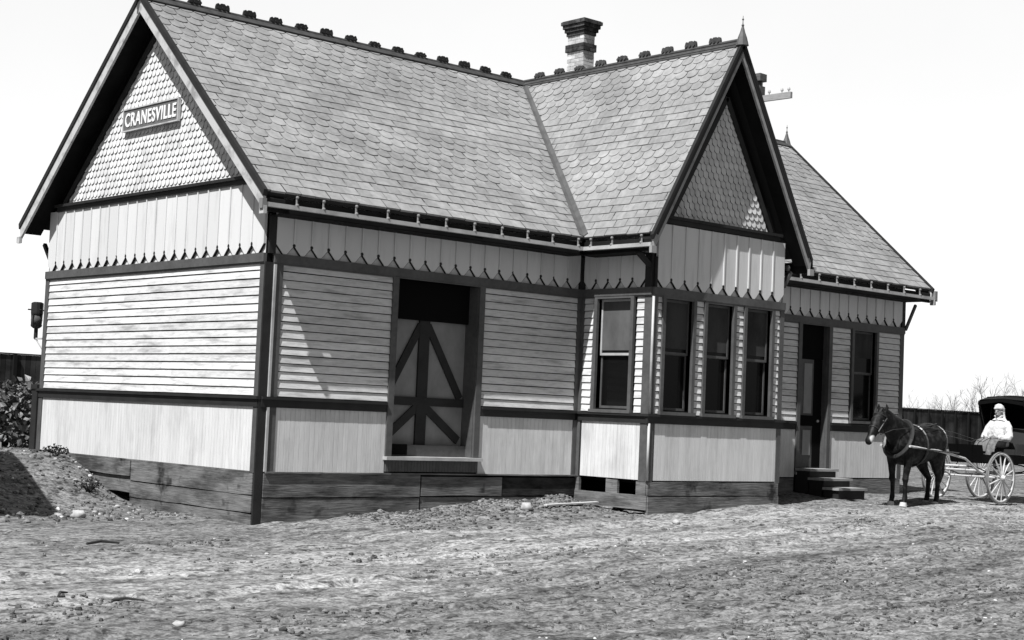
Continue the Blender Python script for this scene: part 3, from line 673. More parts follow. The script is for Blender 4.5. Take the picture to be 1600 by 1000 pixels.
def terrain():
    xs = axis(-400, 500, -8.6, 16.5, .024, 1.12); ys = axis(-300, 500, -11.5, -2.6, .022, 1.02)
    X, Y = np.meshgrid(xs, ys); Z = gz(X, Y)
    nx, ny = len(xs), len(ys); V = np.stack([X.ravel(), Y.ravel(), Z.ravel()], 1)
    idx = np.arange(nx*ny).reshape(ny, nx); f = np.stack([idx[:-1, :-1].ravel(), idx[:-1, 1:].ravel(), idx[1:, 1:].ravel(), idx[1:, :-1].ravel()], 1)
    me = bpy.data.meshes.new('ground'); me.vertices.add(len(V)); me.vertices.foreach_set('co', V.ravel())
    me.loops.add(f.size); me.loops.foreach_set('vertex_index', f.ravel()); me.polygons.add(len(f)); me.polygons.foreach_set('loop_start', np.arange(0, f.size, 4)); 
    me.update(calc_edges=True); me.validate(); al = me.attributes.new('soil_tone', 'FLOAT', 'POINT'); al.data.foreach_set('value', tone(V[:, 0], V[:, 1]).astype(np.float32)); me.polygons.foreach_set('use_smooth', [True]*len(me.polygons))
    m = mat('dirt', 0.238, 0.95, 0.12, 0, [((.16, 1.1, 0), 5, 0.36, 0.62, 0.74, 1.15), ((1.3, 3.2, 0), 6, 0.40, 0.56, 0.66, 1.04), ((6.0, 11, 3), 3, 0.56, 0.63, 1.0, 0.36), ((9, 12, 9), 2, 0.38, 0.55, 0.52, 1.10), ((28, 30, 28), 1, 0.38, 0.60, 0.70, 1.12)], ((60, 60, 60), 2, 0.8, 0.012))
    # dusty, paler wheel-worn lane running along the building
    t = m.node_tree; b = t.nodes['Principled BSDF']; src = b.inputs['Base Color'].links[0].from_socket; tc = t.nodes.new('ShaderNodeTexCoord'); sp = t.nodes.new('ShaderNodeSeparateXYZ'); t.links.new(tc.outputs['Object'], sp.inputs[0])
    nz = t.nodes.new('ShaderNodeTexNoise'); nz.inputs['Scale'].default_value = .5; nz.inputs['Detail'].default_value = 5; t.links.new(tc.outputs['Object'], nz.inputs[0])
    a = t.nodes.new('ShaderNodeMath'); a.operation = 'MULTIPLY_ADD'; a.inputs[1].default_value = 4.0; t.links.new(nz.outputs[0], a.inputs[0]); t.links.new(sp.outputs['Y'], a.inputs[2])
    r = t.nodes.new('ShaderNodeFloatCurve'); mr = t.nodes.new('ShaderNodeMapRange'); mr.inputs['From Min'].default_value = -7.0; mr.inputs['From Max'].default_value = 3.0; t.links.new(a.outputs[0], mr.inputs['Value']); t.links.new(mr.outputs[0], r.inputs['Value'])
    cv = r.mapping.curves[0]; cv.points[0].location = (0, .34); cv.points[1].location = (1, .30)
    for px_, py_ in ((.28, .36), (.42, .62), (.62, .60), (.80, .38)): cv.points.new(px_, py_)
    r.mapping.update()
    vm = t.nodes.new('ShaderNodeVectorMath'); vm.operation = 'SCALE'; k2 = t.nodes.new('ShaderNodeMath'); k2.operation = 'MULTIPLY_ADD'; k2.inputs[1].default_value = 1.5; k2.inputs[2].default_value = .42; t.links.new(r.outputs[0], k2.inputs[0])
    at = t.nodes.new('ShaderNodeAttribute'); at.attribute_name = 'soil_tone'; k3 = t.nodes.new('ShaderNodeMath'); k3.operation = 'MULTIPLY'; t.links.new(at.outputs['Fac'], k3.inputs[0]); t.links.new(k2.outputs[0], k3.inputs[1]); k2 = k3
    t.links.new(src, vm.inputs[0]); t.links.new(k2.outputs[0], vm.inputs['Scale']); t.links.new(vm.outputs[0], b.inputs['Base Color'])
    me.materials.append(m); o = bpy.data.objects.new('ground', me); COL.objects.link(o); o['kind'] = 'structure'
terrain()
def g1(x, y): return float(gz(x, y, False))
def g2(x, y): return float(gz(x, y, True))
def rock(mb, c, r, fl=.65):
    o = len(mb.v); mb.ball((0, 0, 0), 1, *((7, 5) if r > .03 else (5, 4))); th = random.random()*6
    for i in range(o, len(mb.v)):
        x, y, z = mb.v[i]; k = 1+jit(.28); x, y, z = x*k*random.uniform(.9, 1.1), y*k*.8, z*k*fl
        mb.v[i] = (c[0]+r*(x*math.cos(th)-y*math.sin(th)), c[1]+r*(x*math.sin(th)+y*math.cos(th)), c[2]+r*z)
# clods and gravel nobody could count
mb = MB()
CX = np.random.default_rng(3).uniform(-9, 17, 60000); CY = np.random.default_rng(4).uniform(-12.4, -1.2, 60000)
dens = np.clip((vnoise(CX*.55, CY*1.3, 21)+.9*vnoise(CX*1.9, CY*4.1, 22)+.06-.35*np.clip((CY+6.5)/3, 0, 1))*4.0, .02, 1); keep = np.random.default_rng(5).random(60000) < dens*.42
for x, y in list(zip(CX[keep].tolist(), CY[keep].tolist()))[:11000]:
    r = min(.055, .008+abs(random.gauss(0, .010))*random.uniform(.5, 1.5))
    if L1-.3 < x < L2+.2 and y > -2.0: continue
    rock(mb, (x, y, g2(x, y)+r*.30), r, .7)
for i in range(1100):
    x = random.uniform(-5, .0); y = random.uniform(1.0, 7.2)
    r = .012+abs(random.gauss(0, .02)); rock(mb, (x, y, g2(x, y)+r*.25), min(r, .07))
for i in range(900):
    x = random.uniform(1.5, 6.1); y = -abs(random.gauss(0, .7))-.1; r = .012+abs(random.gauss(0, .014)); rock(mb, (x, y, g2(x, y)+r*.25), min(r, .06))
tag(mb.build('loose_gravel', M['clod'], None), 'loose dark clods and gravel strewn over the dirt yard', 'gravel', kind='stuff')
mb = MB()
for i in range(420):
    x = random.uniform(-6, 16); y = random.uniform(-12.4, -1.2); 
    if L1-.3 < x < L2+.2 and y > -2.0: continue
    r = .007+abs(random.gauss(0, .010)); rock(mb, (x, y, g2(x, y)+r*.3), min(r, .04))
for i in range(160):
    x = random.uniform(-3.5, 0); y = random.uniform(1, 6.5); r = .012+abs(random.gauss(0, .016)); rock(mb, (x, y, g2(x, y)+r*.3), min(r, .05))
tag(mb.build('pale_gravel', M['stone'], None), 'small pale pebbles scattered across the dirt yard', 'gravel', kind='stuff')
def stone(x, y, r, label, m='stone'):
    k = MB(); rock(k, (0, 0, 0), r, .6); o = k.build('stone', M[m], None, True); o.location = (x, y, g2(x, y)+r*.35); tag(o, label, 'stone')
stone(4.35, -.85, .13, 'pale flat stone on the dirt below the freight door, nearest the wall')
stone(5.90, -2.55, .075, 'white stone just in front of the bay corner')
stone(-1.75, 1.75, .12, 'white broken stone at the foot of the gable end planks')
stone(-2.05, 1.75, .07, 'small white stone left of the broken stone by the gable planks')
stone(-5.15, -7.0, .055, 'round stone with a bright top alone in the foreground dirt', 'stone')
k = MB(); k.box(-.6, .6, -.035, .035, -.012, .012); o = k.build('loose_board', M['debris']); o.location = (5.45, -.72, g2(5.45, -.72)+.04); o.rotation_euler = (.05, -.03, .05)
tag(o, 'thin pale board lying on the dirt along the wall left of the bay', 'board')
k = MB(); k.tube([(-.2, 0, .02), (0, .03, .045), (.22, -.01, .02)], [.016, .02, .012], 6); o = k.build('broken_stick', M['twig']); o.location = (-3.05, -1.5, g2(-3.05, -1.5)+.01); tag(o, 'dark curved stick on the dirt in front of the gable end', 'stick')
for i, (x, y, rz, lb) in enumerate(((-5.2, -4.9, .9, 'dark slanting twig in the left foreground dirt'), (-4.75, -5.3, -.3, 'short dark twig lying right of the slanting twig in the left foreground'))):
    k = MB(); k.tube([(-.16, 0, .0), (0, .02, .02), (.17, -.01, .0)], [.012, .014, .008], 6); o = k.build('twig', M['twig']); o.location = (x, y, g2(x, y)+.015); o.rotation_euler = (0, 0, rz); tag(o, lb, 'twig')

# ------------------------------------------------------------------ signal lamp on the rear corner
lam = empty('signal_lamp', (-.02, W+.32, 1.93), 'dark station lamp on a bracket at the rear left corner of the building', 'lamp')
m = MB(); m.beam((0, -.28, -.02), (0, .02, -.02), .03, .03); m.beam((0, -.28, -.2), (0, -.02, -.03), .02, .02); m.build('bracket', M['rail'], lam)
m = MB(); m.tube([(0, 0, -.02), (0, 0, .16)], .035, 10); m.tube([(0, 0, .16), (0, 0, .19), (0, 0, .22)], [.05, .09, .10], 12); m.tube([(0, 0, .22), (0, 0, .40)], .02, 8); m.tube([(0, 0, .40), (0, 0, .43), (0, 0, .60), (0, 0, .62)], [.10, .105, .105, .07], 12)
m.tube([(-.17, 0, .48), (.17, 0, .48)], .012, 6); m.tube([(0, -.17, .48), (0, .17, .48)], .012, 6)
m.build('lamp_body', M['iron'], lam, False)
m = MB(); m.tube([(0, 0, .22), (0, 0, .31), (0, 0, .40)], [.085, .10, .085], 12); m.build('lens', M['blind'], lam, True)
m = MB()
for k_ in range(4):
    q = k_*math.pi/2+.5; m.tube([(.1*math.cos(q), .1*math.sin(q), .21), (.11*math.cos(q), .11*math.sin(q), .41)], .012, 5)
m.build('lamp_guard', M['iron'], lam)

# ------------------------------------------------------------------ telegraph pole behind the cross gable
tp = empty('telegraph_pole', (23.7, 11, -.2), 'weathered telegraph pole with one cross arm, mostly hidden behind the cross gable', 'pole', -1.52)
m = MB(); m.tube([(0, 0, 0), (0, 0, 11.35)], [.17, .12], 10); m.build('pole', M['pole'], tp, True)
m = MB(); m.box(-.17, .17, -.16, .16, 11.25, 11.47); m.box(-.13, .15, -.12, .12, 10.7, 11.1); m.build('pole_cap', M['pole'], tp)
m = MB(); m.box(-1.3, 1.34, -.26, -.17, 10.58, 10.76); m.build('cross_arm', M['arm'], tp)
for x_ in (-1.15, -.7, .55, 1.0, 1.24):
    m = MB(); m.tube([(x_, -.21, 10.76), (x_, -.21, 10.84)], .014, 6); m.tube([(x_, -.21, 10.82), (x_, -.21, 10.85), (x_, -.21, 10.89), (x_, -.21, 10.91)], [.04, .045, .035, .018], 8); m.build('insulator', M['rail'], tp)

# ------------------------------------------------------------------ far fence
fn = empty('board_fence', (10, 57, -.3), 'long tall dark board fence running behind the station at both sides', 'fence')
m = MB(); x_ = 0
while x_ < 150:
    w_ = random.uniform(.20, .30); m.box(x_, x_+w_-.02, 0, .04, 0, 3.22+jit(.01)); x_ += w_
m.build('fence_boards', M['fence'], fn)
m = MB(); m.box(0, 150, .041, .12, .5, .65); m.box(0, 150, .041, .12, 2.6, 2.75); m.box(0, 150, -.05, .10, 3.235, 3.30); m.box(0, 150, .06, .08, 0, 3.23); m.build('fence_rails', M['fenced'], fn)
for i in range(0, 76):
    if 22 < i*2 < 78: continue
    m = MB(); m.box(i*2.0-.09, i*2.0+.09, -.14, -.001, 0, 3.24); m.build('fence_post', M['fenced'], fn)

# ------------------------------------------------------------------ bare trees beyond
def bare_tree(x, y, h, label, seed, mt='bark', spread=.55):
    random.seed(seed); t_ = empty('bare_tree', (x, y, -.3), label, 'tree', group='bare trees beyond the fence')
    tr = MB(); cr = MB()
    tr.tube([(0, 0, 0), (jit(.1), 0, h*.18), (jit(.2), 0, h*.36)], [h*.022, h*.018, h*.014], 7)
    def br(p, d, L, r, lv):
        n = 3; pts = [p]; 
        for i in range(n):
            d = (d+Vector((jit(.25), jit(.25), jit(.12)+.05))).normalized(); pts.append(pts[-1]+d*L/n)
        cr.tube(pts, [r, r*.85, r*.7, r*.5], 4 if lv > 1 else 5, cap=False)
        if lv < 4:
            for i in range(3 if lv < 3 else 4):
                q = pts[random.randint(1, 3)]; nd = (d+Vector((jit(1), jit(1), jit(.5)+.2))*spread*1.5).normalized(); br(q, nd, L*random.uniform(.55, .75), r*.55, lv+1)
    top = Vector((0, 0, h*.34))
    for i in range(5): br(top+Vector((0, 0, -h*.08*random.random())), Vector((math.cos(i*1.3)*.6, math.sin(i*1.3)*.6, 1)).normalized(), h*.30, h*.009, 1)
    tr.build('trunk', M[mt], t_); cr.build('crown', M[mt], t_)
def atpx(u, v, depth):
    cam = S.camera.matrix_world; f = 2476.005; return cam @ Vector(((u-800)/f*depth, -(v-500)/f*depth, -depth))
for i, (u, dep, hh, lb) in enumerate(((1547, 170, 9.2, 'tallest bare tree standing just above the carriage hood'), (1528, 175, 7.6, 'smaller bare tree just left of the tallest one'), (1596, 180, 9.0, 'bare tree at the right edge of the picture'),
        (1482, 260, 10.5, 'thin small bare tree over the middle of the fence'), (1455, 240, 7.6, 'low bushy bare tree near the station corner'), (1499, 240, 7.6, 'low bare tree right of the thin one over the fence'), (1414, 220, 8.2, 'bare tree half hidden by the right corner of the station'))):
    p = atpx(u, 640, dep); bare_tree(p.x, p.y, hh, lb, 20+i)
random.seed(5)

# ------------------------------------------------------------------ shrub at the left rear corner
def leaf_bush(name, loc, rx, ry, h, n, label, ls=.11, mt='leaf'):
    b_ = empty(name, loc, label, 'shrub'); m = MB(); st = MB()
    for i in range(14):
        q = random.random()*6.28; rr = math.sqrt(random.random())*.8
        top = Vector((rx*rr*math.cos(q), ry*rr*math.sin(q), h*random.uniform(.5, .95))); st.tube([(top.x*.2, top.y*.2, 0), (top.x*.7, top.y*.7, top.z*.5), top], [.014, .01, .005], 5)
    for i in range(n):
        q = random.random()*6.28; rr = math.sqrt(random.random()); z = random.random(); k = math.sqrt(max(0, 1-(z*.95)**2.5))
        c = Vector((rx*rr*k*math.cos(q), ry*rr*k*math.sin(q), .04+h*z*random.uniform(.8, 1.05)))
        d = Vector((jit(1), jit(1), jit(.9)-.2)).normalized(); s_ = d.cross(Vector((jit(1), jit(1), jit(1)))).normalized(); L = ls*random.uniform(.6, 1.35); ww = L*.34
        nn = d.cross(s_)
        m.add([c, c+d*L*.35+s_*ww+nn*.01, c+d*L, c+d*L*.35-s_*ww+nn*.01], [(0, 1, 2), (0, 2, 3)])
    m.build('foliage', M[mt], b_); st.build('stems', M['twig'], b_)
leaf_bush('leafy_shrub', (.45, 9.1, -.02), 1.15, .8, 1.15, 1700, 'broad-leaved shrub against the dark fence left of the gable end', .14)
leaf_bush('leafy_shrub', (-1.2, 9.9, -.02), 1.0, .8, .8, 500, 'lower leafy shrub at the extreme left edge', .13)
leaf_bush('weed_clump', (-.3, 5.6, -.04), .2, .35, .13, 150, 'dark weeds growing at the top of the bank by the gable wall', .05, 'weed')
leaf_bush('weed_clump', (-.55, 3.85, g2(-.55, 3.85)), .25, .25, .16, 130, 'dark weeds on the spoil heap beside the stepped planks', .045, 'weed')

# ------------------------------------------------------------------ unseen shed added beyond the left edge to cast the shadow on the bank
sh = empty('shadow_caster_shed', (-5.05, 3.59, -.8), 'added plank shed, unseen left of the frame, casting the shadow on the bank', 'shed', -.32)
m = MB(); vboards(m, Face((-1.0, -2.2, 0), (1, 0, 0), (0, -1, 0)), 0, 2.0, 0, 4.4, [(.6, 1.4, 0, 1.95)], .18, .03)
vboards(m, Face((1.0, -2.2, 0), (0, 1, 0), (1, 0, 0)), 0, 4.6, 0, 4.4, [], .18, .03); vboards(m, Face((-1.0, -2.2, 0), (0, 1, 0), (-1, 0, 0)), 0, 4.6, 0, 4.4, [], .18, .03); vboards(m, Face((-1, 2.4, 0), (1, 0, 0), (0, 1, 0)), 0, 2, 0, 4.4, [], .18, .03)
m.prism([(-1.0, -2.2, 4.4), (1.0, -2.2, 4.4), (0, -2.2, 4.93)], (0, .04, 0)); m.prism([(-1.0, 2.36, 4.4), (1.0, 2.36, 4.4), (0, 2.36, 4.93)], (0, .04, 0))
m.build('wall', M['plank'], sh)
m = MB(); m.prism([(-1.3, -2.4, 4.32), (0, -2.4, 5.0), (1.3, -2.4, 4.32), (1.3, -2.4, 4.40), (0, -2.4, 5.1), (-1.3, -2.4, 4.40)], (0, 5.0, 0)); m.build('roof', M['plank'], sh)
m = MB(); m.box(-.38, .38, -2.22, -2.18, 0, 1.93); m.build('door', M['trim'], sh)

# ------------------------------------------------------------------ horse and buggy
def remesh(o, vox=.018, smooth=3):
    r = o.modifiers.new('remesh', 'REMESH'); r.mode = 'VOXEL'; r.voxel_size = vox; r.use_smooth_shade = True
    s_ = o.modifiers.new('smooth', 'SMOOTH'); s_.factor = .5; s_.iterations = smooth
    bpy.context.view_layer.update(); dg = bpy.context.evaluated_depsgraph_get(); me = bpy.data.meshes.new_from_object(o.evaluated_get(dg))
    o.modifiers.clear(); o.data = me; me.polygons.foreach_set('use_smooth', [True]*len(me.polygons)); return o
def horse_mat():
    m = mat('horse_coat', 0.006, 0.55, 0.15, 0, [((9, 9, 9), 5, 0.48, 0.66, 1.0, 5.0)]); t_ = m.node_tree; b_ = t_.nodes['Principled BSDF']
    tc = t_.nodes.new('ShaderNodeTexCoord'); d = t_.nodes.new('ShaderNodeVectorMath'); d.operation = 'DISTANCE'; d.inputs[1].default_value = (1.42, .05, 1.17)
    r = t_.nodes.new('ShaderNodeMapRange'); r.inputs['From Min'].default_value = .060; r.inputs['From Max'].default_value = .08; r.inputs['To Min'].default_value = 1; r.inputs['To Max'].default_value = 0
    mx = t_.nodes.new('ShaderNodeMix'); mx.data_type = 'RGBA'; src = b_.inputs['Base Color'].links[0].from_socket
    t_.links.new(tc.outputs['Object'], d.inputs[0]); t_.links.new(d.outputs['Value'], r.inputs['Value']); t_.links.new(r.outputs[0], mx.inputs[0]); t_.links.new(src, mx.inputs[6]); mx.inputs[7].default_value = (.55, .55, .55, 1); t_.links.new(mx.outputs[2], b_.inputs['Base Color'])
    return m
HEAD = Vector((-1, 0, 0)); RZ = math.pi
HB = (15.5, -1.5)          # ground point between the front wheels
HA = math.radians(4); HD = 2.08
def horse():
    h = empty('horse', (HB[0]-HD*math.cos(HA), HB[1]-HD*math.sin(HA), g1(HB[0]-HD-.1, HB[1]-.22)+.012), 'dark harnessed horse standing between the shafts of the carriage', 'horse', RZ+HA); h.scale = (1.09, 1.15, 1.04)
    m = MB(); Y = (0, 1, 0)
    m.tube([(-.80, 0, 1.20), (-.72, 0, 1.22), (-.52, 0, 1.20), (-.25, 0, 1.12), (.05, 0, 1.08), (.32, 0, 1.09), (.52, 0, 1.14), (.70, 0, 1.16)],
           [(.08, .12), (.22, .24), (.30, .32), (.31, .34), (.32, .36), (.29, .37), (.22, .32), (.13, .20)], 18, Y)
    m.tube([(.05, 0, 1.36), (.28, 0, 1.42), (.46, 0, 1.40)], [(.07, .07), (.075, .085), (.08, .10)], 10, Y)
    m.tube([(.40, 0, 1.20), (.62, 0, 1.34), (.82, 0, 1.46), (.98, 0, 1.57), (1.08, 0, 1.62)], [(.17, .30), (.135, .26), (.11, .21), (.095, .165), (.08, .12)], 14, Y)
    m.tube([(1.05, 0, 1.61), (1.12, 0, 1.55), (1.21, 0, 1.45), (1.31, 0, 1.33), (1.40, 0, 1.21), (1.46, 0, 1.13), (1.49, 0, 1.09)], [(.075, .09), (.105, .145), (.098, .14), (.074, .10), (.058, .074), (.06, .07), (.038, .044)], 14, Y)
    for s in (-1, 1):
        m.tube([(1.04, s*.055, 1.65), (1.045, s*.075, 1.74), (1.06, s*.07, 1.81)], [(.03, .035), (.032, .03), (.008, .008)], 8, Y)
        f = .03 if s > 0 else -.06
        m.tube([(.46, s*.13, 1.10), (.44, s*.155, .92), (.46+f*.3, s*.15, .72), (.48+f*.6, s*.14, .55), (.49+f*.7, s*.14, .48), (.48+f, s*.14, .42), (.48+f, s*.14, .24), (.48+f, s*.14, .16), (.51+f, s*.14, .085), (.525+f, s*.14, .04)],
               [(.10, .18), (.085, .135), (.062, .078), (.050, .055), (.055, .058), (.040, .042), (.035, .040), (.045, .048), (.040, .042), (.050, .055)], 10, Y)
        f = -.10 if s < 0 else .10
        m.tube([(-.52, s*.13, 1.15), (-.50, s*.165, .95), (-.50+f*.3, s*.16, .80), (-.57+f*.5, s*.15, .66), (-.66+f*.8, s*.145, .54), (-.69+f, s*.14, .49), (-.67+f, s*.14, .40), (-.655+f, s*.14, .24), (-.65+f, s*.14, .16), (-.615+f, s*.14, .085), (-.60+f, s*.14, .04)],
               [(.13, .24), (.12, .22), (.10, .16), (.07, .10), (.052, .070), (.050, .062), (.040, .048), (.037, .042), (.047, .050), (.042, .044), (.052, .056)], 10, Y)
    M['horse'] = horse_mat(); b_ = m.build('body', M['horse'], h); remesh(b_, .016, 4)
    for s in (-1, 1):
        for x_ in (.525+(.03 if s > 0 else -.06), -.60+(.10 if s > 0 else -.10)):
            q = MB(); q.tube([(x_+.012, s*.14, -.0), (x_, s*.14, .075)], [(.062, .072), (.050, .054)], 12, Y); q.build('hoof', M['hoof'], h)
        q = MB(); q.ball((1.19, s*.098, 1.495), .022); q.build('eye', M['iron'], h, True)
    q = MB(); q.tube([(-.80, 0, 1.30), (-.90, 0, 1.22), (-.94, 0, .95), (-.93, 0, .60), (-.90, 0, .40)], [(.03, .03), (.05, .05), (.075, .06), (.07, .05), (.015, .015)], 10, Y); q.build('tail', M['hair'], h, True)
    q = MB()
    for i in range(26):
        t_ = i/25; p = Vector((.50+.56*t_, 0, 1.47+.26*t_)); s_ = -1
        q.tube([p, p+Vector((-.01, s_*.07, -.03)), p+Vector((-.04+jit(.02), s_*(.12+jit(.01)), -.17+jit(.04)))], [.022, .018, .004], 5)
    q.tube([(1.08, 0, 1.71), (1.16, 0, 1.63), (1.22, 0, 1.53)], [.03, .03, .006], 6); q.build('mane', M['hair'], h)
    # harness
    q = MB()
    def loop(c, tv, ra, rb, r=.018, n=22):
        c = Vector(c); tv = Vector(tv).normalized(); a_ = Vector((0, 1, 0)); b2 = tv.cross(a_); q.tube([c+a_*ra*math.cos(k*2*math.pi/n)+b2*rb*math.sin(k*2*math.pi/n) for k in range(n+1)], [(r, r)]*(n+1), 5, cap=False)
    loop((.52, 0, 1.20), (1, 0, .55), .235, .37, .034); loop((.12, 0, 1.085), (1, 0, 0), .325, .375, .018)
    loop((-.55, 0, 1.15), (1, 0, 0.1), .31, .33, .012); loop((1.30, 0, 1.34), (.65, 0, -.75), .082, .108, .010); loop((1.11, 0, 1.56), (.5, 0, -.8), .108, .145, .010)
    for s in (-1, 1):
        q.tube([(1.10, s*.11, 1.55), (1.22, s*.105, 1.43), (1.31, s*.083, 1.31)], .010, 5); q.tube([(.52, s*.25, 1.05), (.12, s*.335, 1.02), (-.3, s*.335, 1.0), (-.9, s*.34, .98)], .014, 5)
        q.tube([(.12, s*.15, 1.44), (-.25, s*.14, 1.452), (-.55, s*.10, 1.50), (-.8, s*.02, 1.36)], .010, 5)
    q.build('harness', M['leather'], h)
    return h
horse()

def wheel(parent, x, y, r, ns=14):
    m = MB(); n = 40
    def ring(rad, wy, wr): 
        vs = []; fs = []
        for k in range(n):
            a_ = 2*math.pi*k/n
            for (dr, dy) in ((-wr/2, -wy/2), (wr/2, -wy/2), (wr/2, wy/2), (-wr/2, wy/2)): vs.append(((rad+dr)*math.cos(a_), dy, (rad+dr)*math.sin(a_)))
        for k in range(n):
            for j in range(4): fs.append((k*4+j, k*4+(j+1) % 4, ((k+1) % n)*4+(j+1) % 4, ((k+1) % n)*4+j))
        return vs, fs
    m.add(*ring(r-.035, .038, .042)); wo = m.build('wheel', M['spoke'], parent, True); wo.location = (x, y, r)
    m = MB(); m.add(*ring(r-.006, .042, .012)); m.build('tyre', M['tyre'], wo)
    m = MB()
    for k in range(ns):
        a_ = 2*math.pi*(k+.3)/ns; e = 1 if y > 0 else -1
        m.tube([(.05*math.cos(a_), e*.03, .05*math.sin(a_)), ((r-.05)*math.cos(a_), 0, (r-.05)*math.sin(a_))], [.018, .013], 6)
    m.build('spokes', M['spoke'], wo)
    m = MB(); m.tube([(0, -.11, 0), (0, -.06, 0), (0, .06, 0), (0, .11, 0)], [.035, .058, .058, .035], 12); m.build('hub', M['spoke'], wo)
def buggy():
    b_ = empty('horse_buggy', (HB[0], HB[1], g1(*HB)+.0), 'black hooded horse carriage with pale spoked wheels at the right edge', 'carriage', RZ)
    WB = -1.62
    for y in (-.72, .72): wheel(b_, 0, y, .50, 14); wheel(b_, WB, y, .56, 16)
    m = MB(); m.tube([(0, -.70, .50), (0, .70, .50)], .022, 8); m.build('axle', M['spoke'], b_); m = MB(); m.tube([(WB, -.70, .56), (WB, .70, .56)], .022, 8); m.build('axle', M['spoke'], b_)
    m = MB(); m.tube([(0, 0, .50), (WB, 0, .56)], .022, 6)
    for s in (-.42, .42): m.tube([(.0, s, .50), (WB, s, .56)], .014, 6)
    m.build('reach', M['spoke'], b_)
    m = MB()
    for x_, zz in ((0, .5), (WB, .56)):
        for sg_ in (-1, 1): m.tube([(x_, -.42, zz+.10), (x_, -.2, zz+.10+sg_*.07), (x_, .0, zz+.10+sg_*.09), (x_, .2, zz+.10+sg_*.07), (x_, .42, zz+.10)], .014, 6)
    m.build('leaf_springs', M['iron'], b_)
    m = MB()
    x0, x1 = WB-.25, .02
    m.box(x0, x1, -.36, .36, .76, .80); m.box(x0, x1, -.38, -.36, .76, .93); m.box(x0, x1, .36, .38, .76, .93); m.box(x0-.02, x0, -.38, .38, .76, .93)
    m.build('body_box', M['hood'], b_)
    m = MB(); m.prism([(x1, -.38, .78), (x1+.10, -.38, 1.12), (x1+.12, -.38, 1.12), (x1+.02, -.38, .78)], (0, .76, 0)); m.build('dashboard', M['hood'], b_)
    m = MB(); m.box(-1.43, -.96, -.44, .44, .94, 1.05); m.prism([(-1.43, -.46, 1.0), (-1.55, -.46, 1.48), (-1.49, -.46, 1.48), (-1.37, -.46, 1.0)], (0, .92, 0))
    m.box(-1.43, -.98, -.48, -.44, .94, 1.16); m.box(-1.43, -.98, .44, .48, .94, 1.16); m.build('seat', M['leather'], b_)
    # folding hood: curved leather shell over bows
    prof = [(x_-.22, z_) for x_, z_ in [(-1.52, 1.02), (-1.75, 1.30), (-1.90, 1.60), (-1.95, 1.86), (-1.86, 2.00), (-1.55, 2.07), (-1.2, 2.06), (-.92, 2.00)]]
    m = MB(); n = len(prof); hw = .52
    secs = [[(x_, -hw, z_) for x_, z_ in prof], [(x_, -hw*.93, z_+.035) for x_, z_ in prof], [(x_, 0, z_+.07) for x_, z_ in prof], [(x_, hw*.93, z_+.035) for x_, z_ in prof], [(x_, hw, z_) for x_, z_ in prof]]
    for A_, B_ in zip(secs, secs[1:]):
        for i in range(n-1): m.add([A_[i], B_[i], B_[i+1], A_[i+1]], [(0, 1, 2, 3)])
    for s in (-hw, hw):
        side = [(x_, s, z_) for x_, z_ in prof]+[(-1.17, s, 1.80), (-1.32, s, 1.45), (-1.40, s, 1.04)]; m.add(side, [tuple(range(len(side)))])
    m.add([(-1.14, -hw, 2.00), (-1.14, 0, 2.07), (-1.14, hw, 2.00), (-1.14, hw, 1.93), (-1.14, 0, 2.0), (-1.14, -hw, 1.93)], [(0, 1, 4, 5), (1, 2, 3, 4)])
    ho = m.build('hood', M['hood'], b_); so2 = ho.modifiers.new('thickness', 'SOLIDIFY'); so2.thickness = .012
    for s in (-hw+.02, hw-.02):
        m = MB()
        for e in ((-1.17, 1.93), (-1.62, 2.03), (-2.02, 1.85)): m.tube([(-1.52, s, 1.1), (e[0], s, e[1])], .012, 6)
        m.build('hood_bow', M['iron'], b_)
    m = MB()
    for s in (-1, 1): m.tube([(.0, s*.40, .52), (.35, s*.40, .62), (.8, s*.36, .85), (1.8, s*.36, .98), (2.75, s*.30, 1.05)], .022, 8)
    m.tube([(.32, -.40, .62), (.32, .40, .62)], .022, 8); m.tube([(.62, -.30, .70), (.62, .30, .70)], .022, 8); so3 = m.build('shafts', M['spoke'], b_); so3.rotation_euler = (0, 0, HA)
    m = MB(); m.tube([(-.25, -.38, .78), (-.25, -.50, .60), (-.25, -.50, .50)], .010, 6); m.box(-.32, -.18, -.58, -.42, .485, .50); m.build('step_iron', M['iron'], b_)
    return b_
buggy()

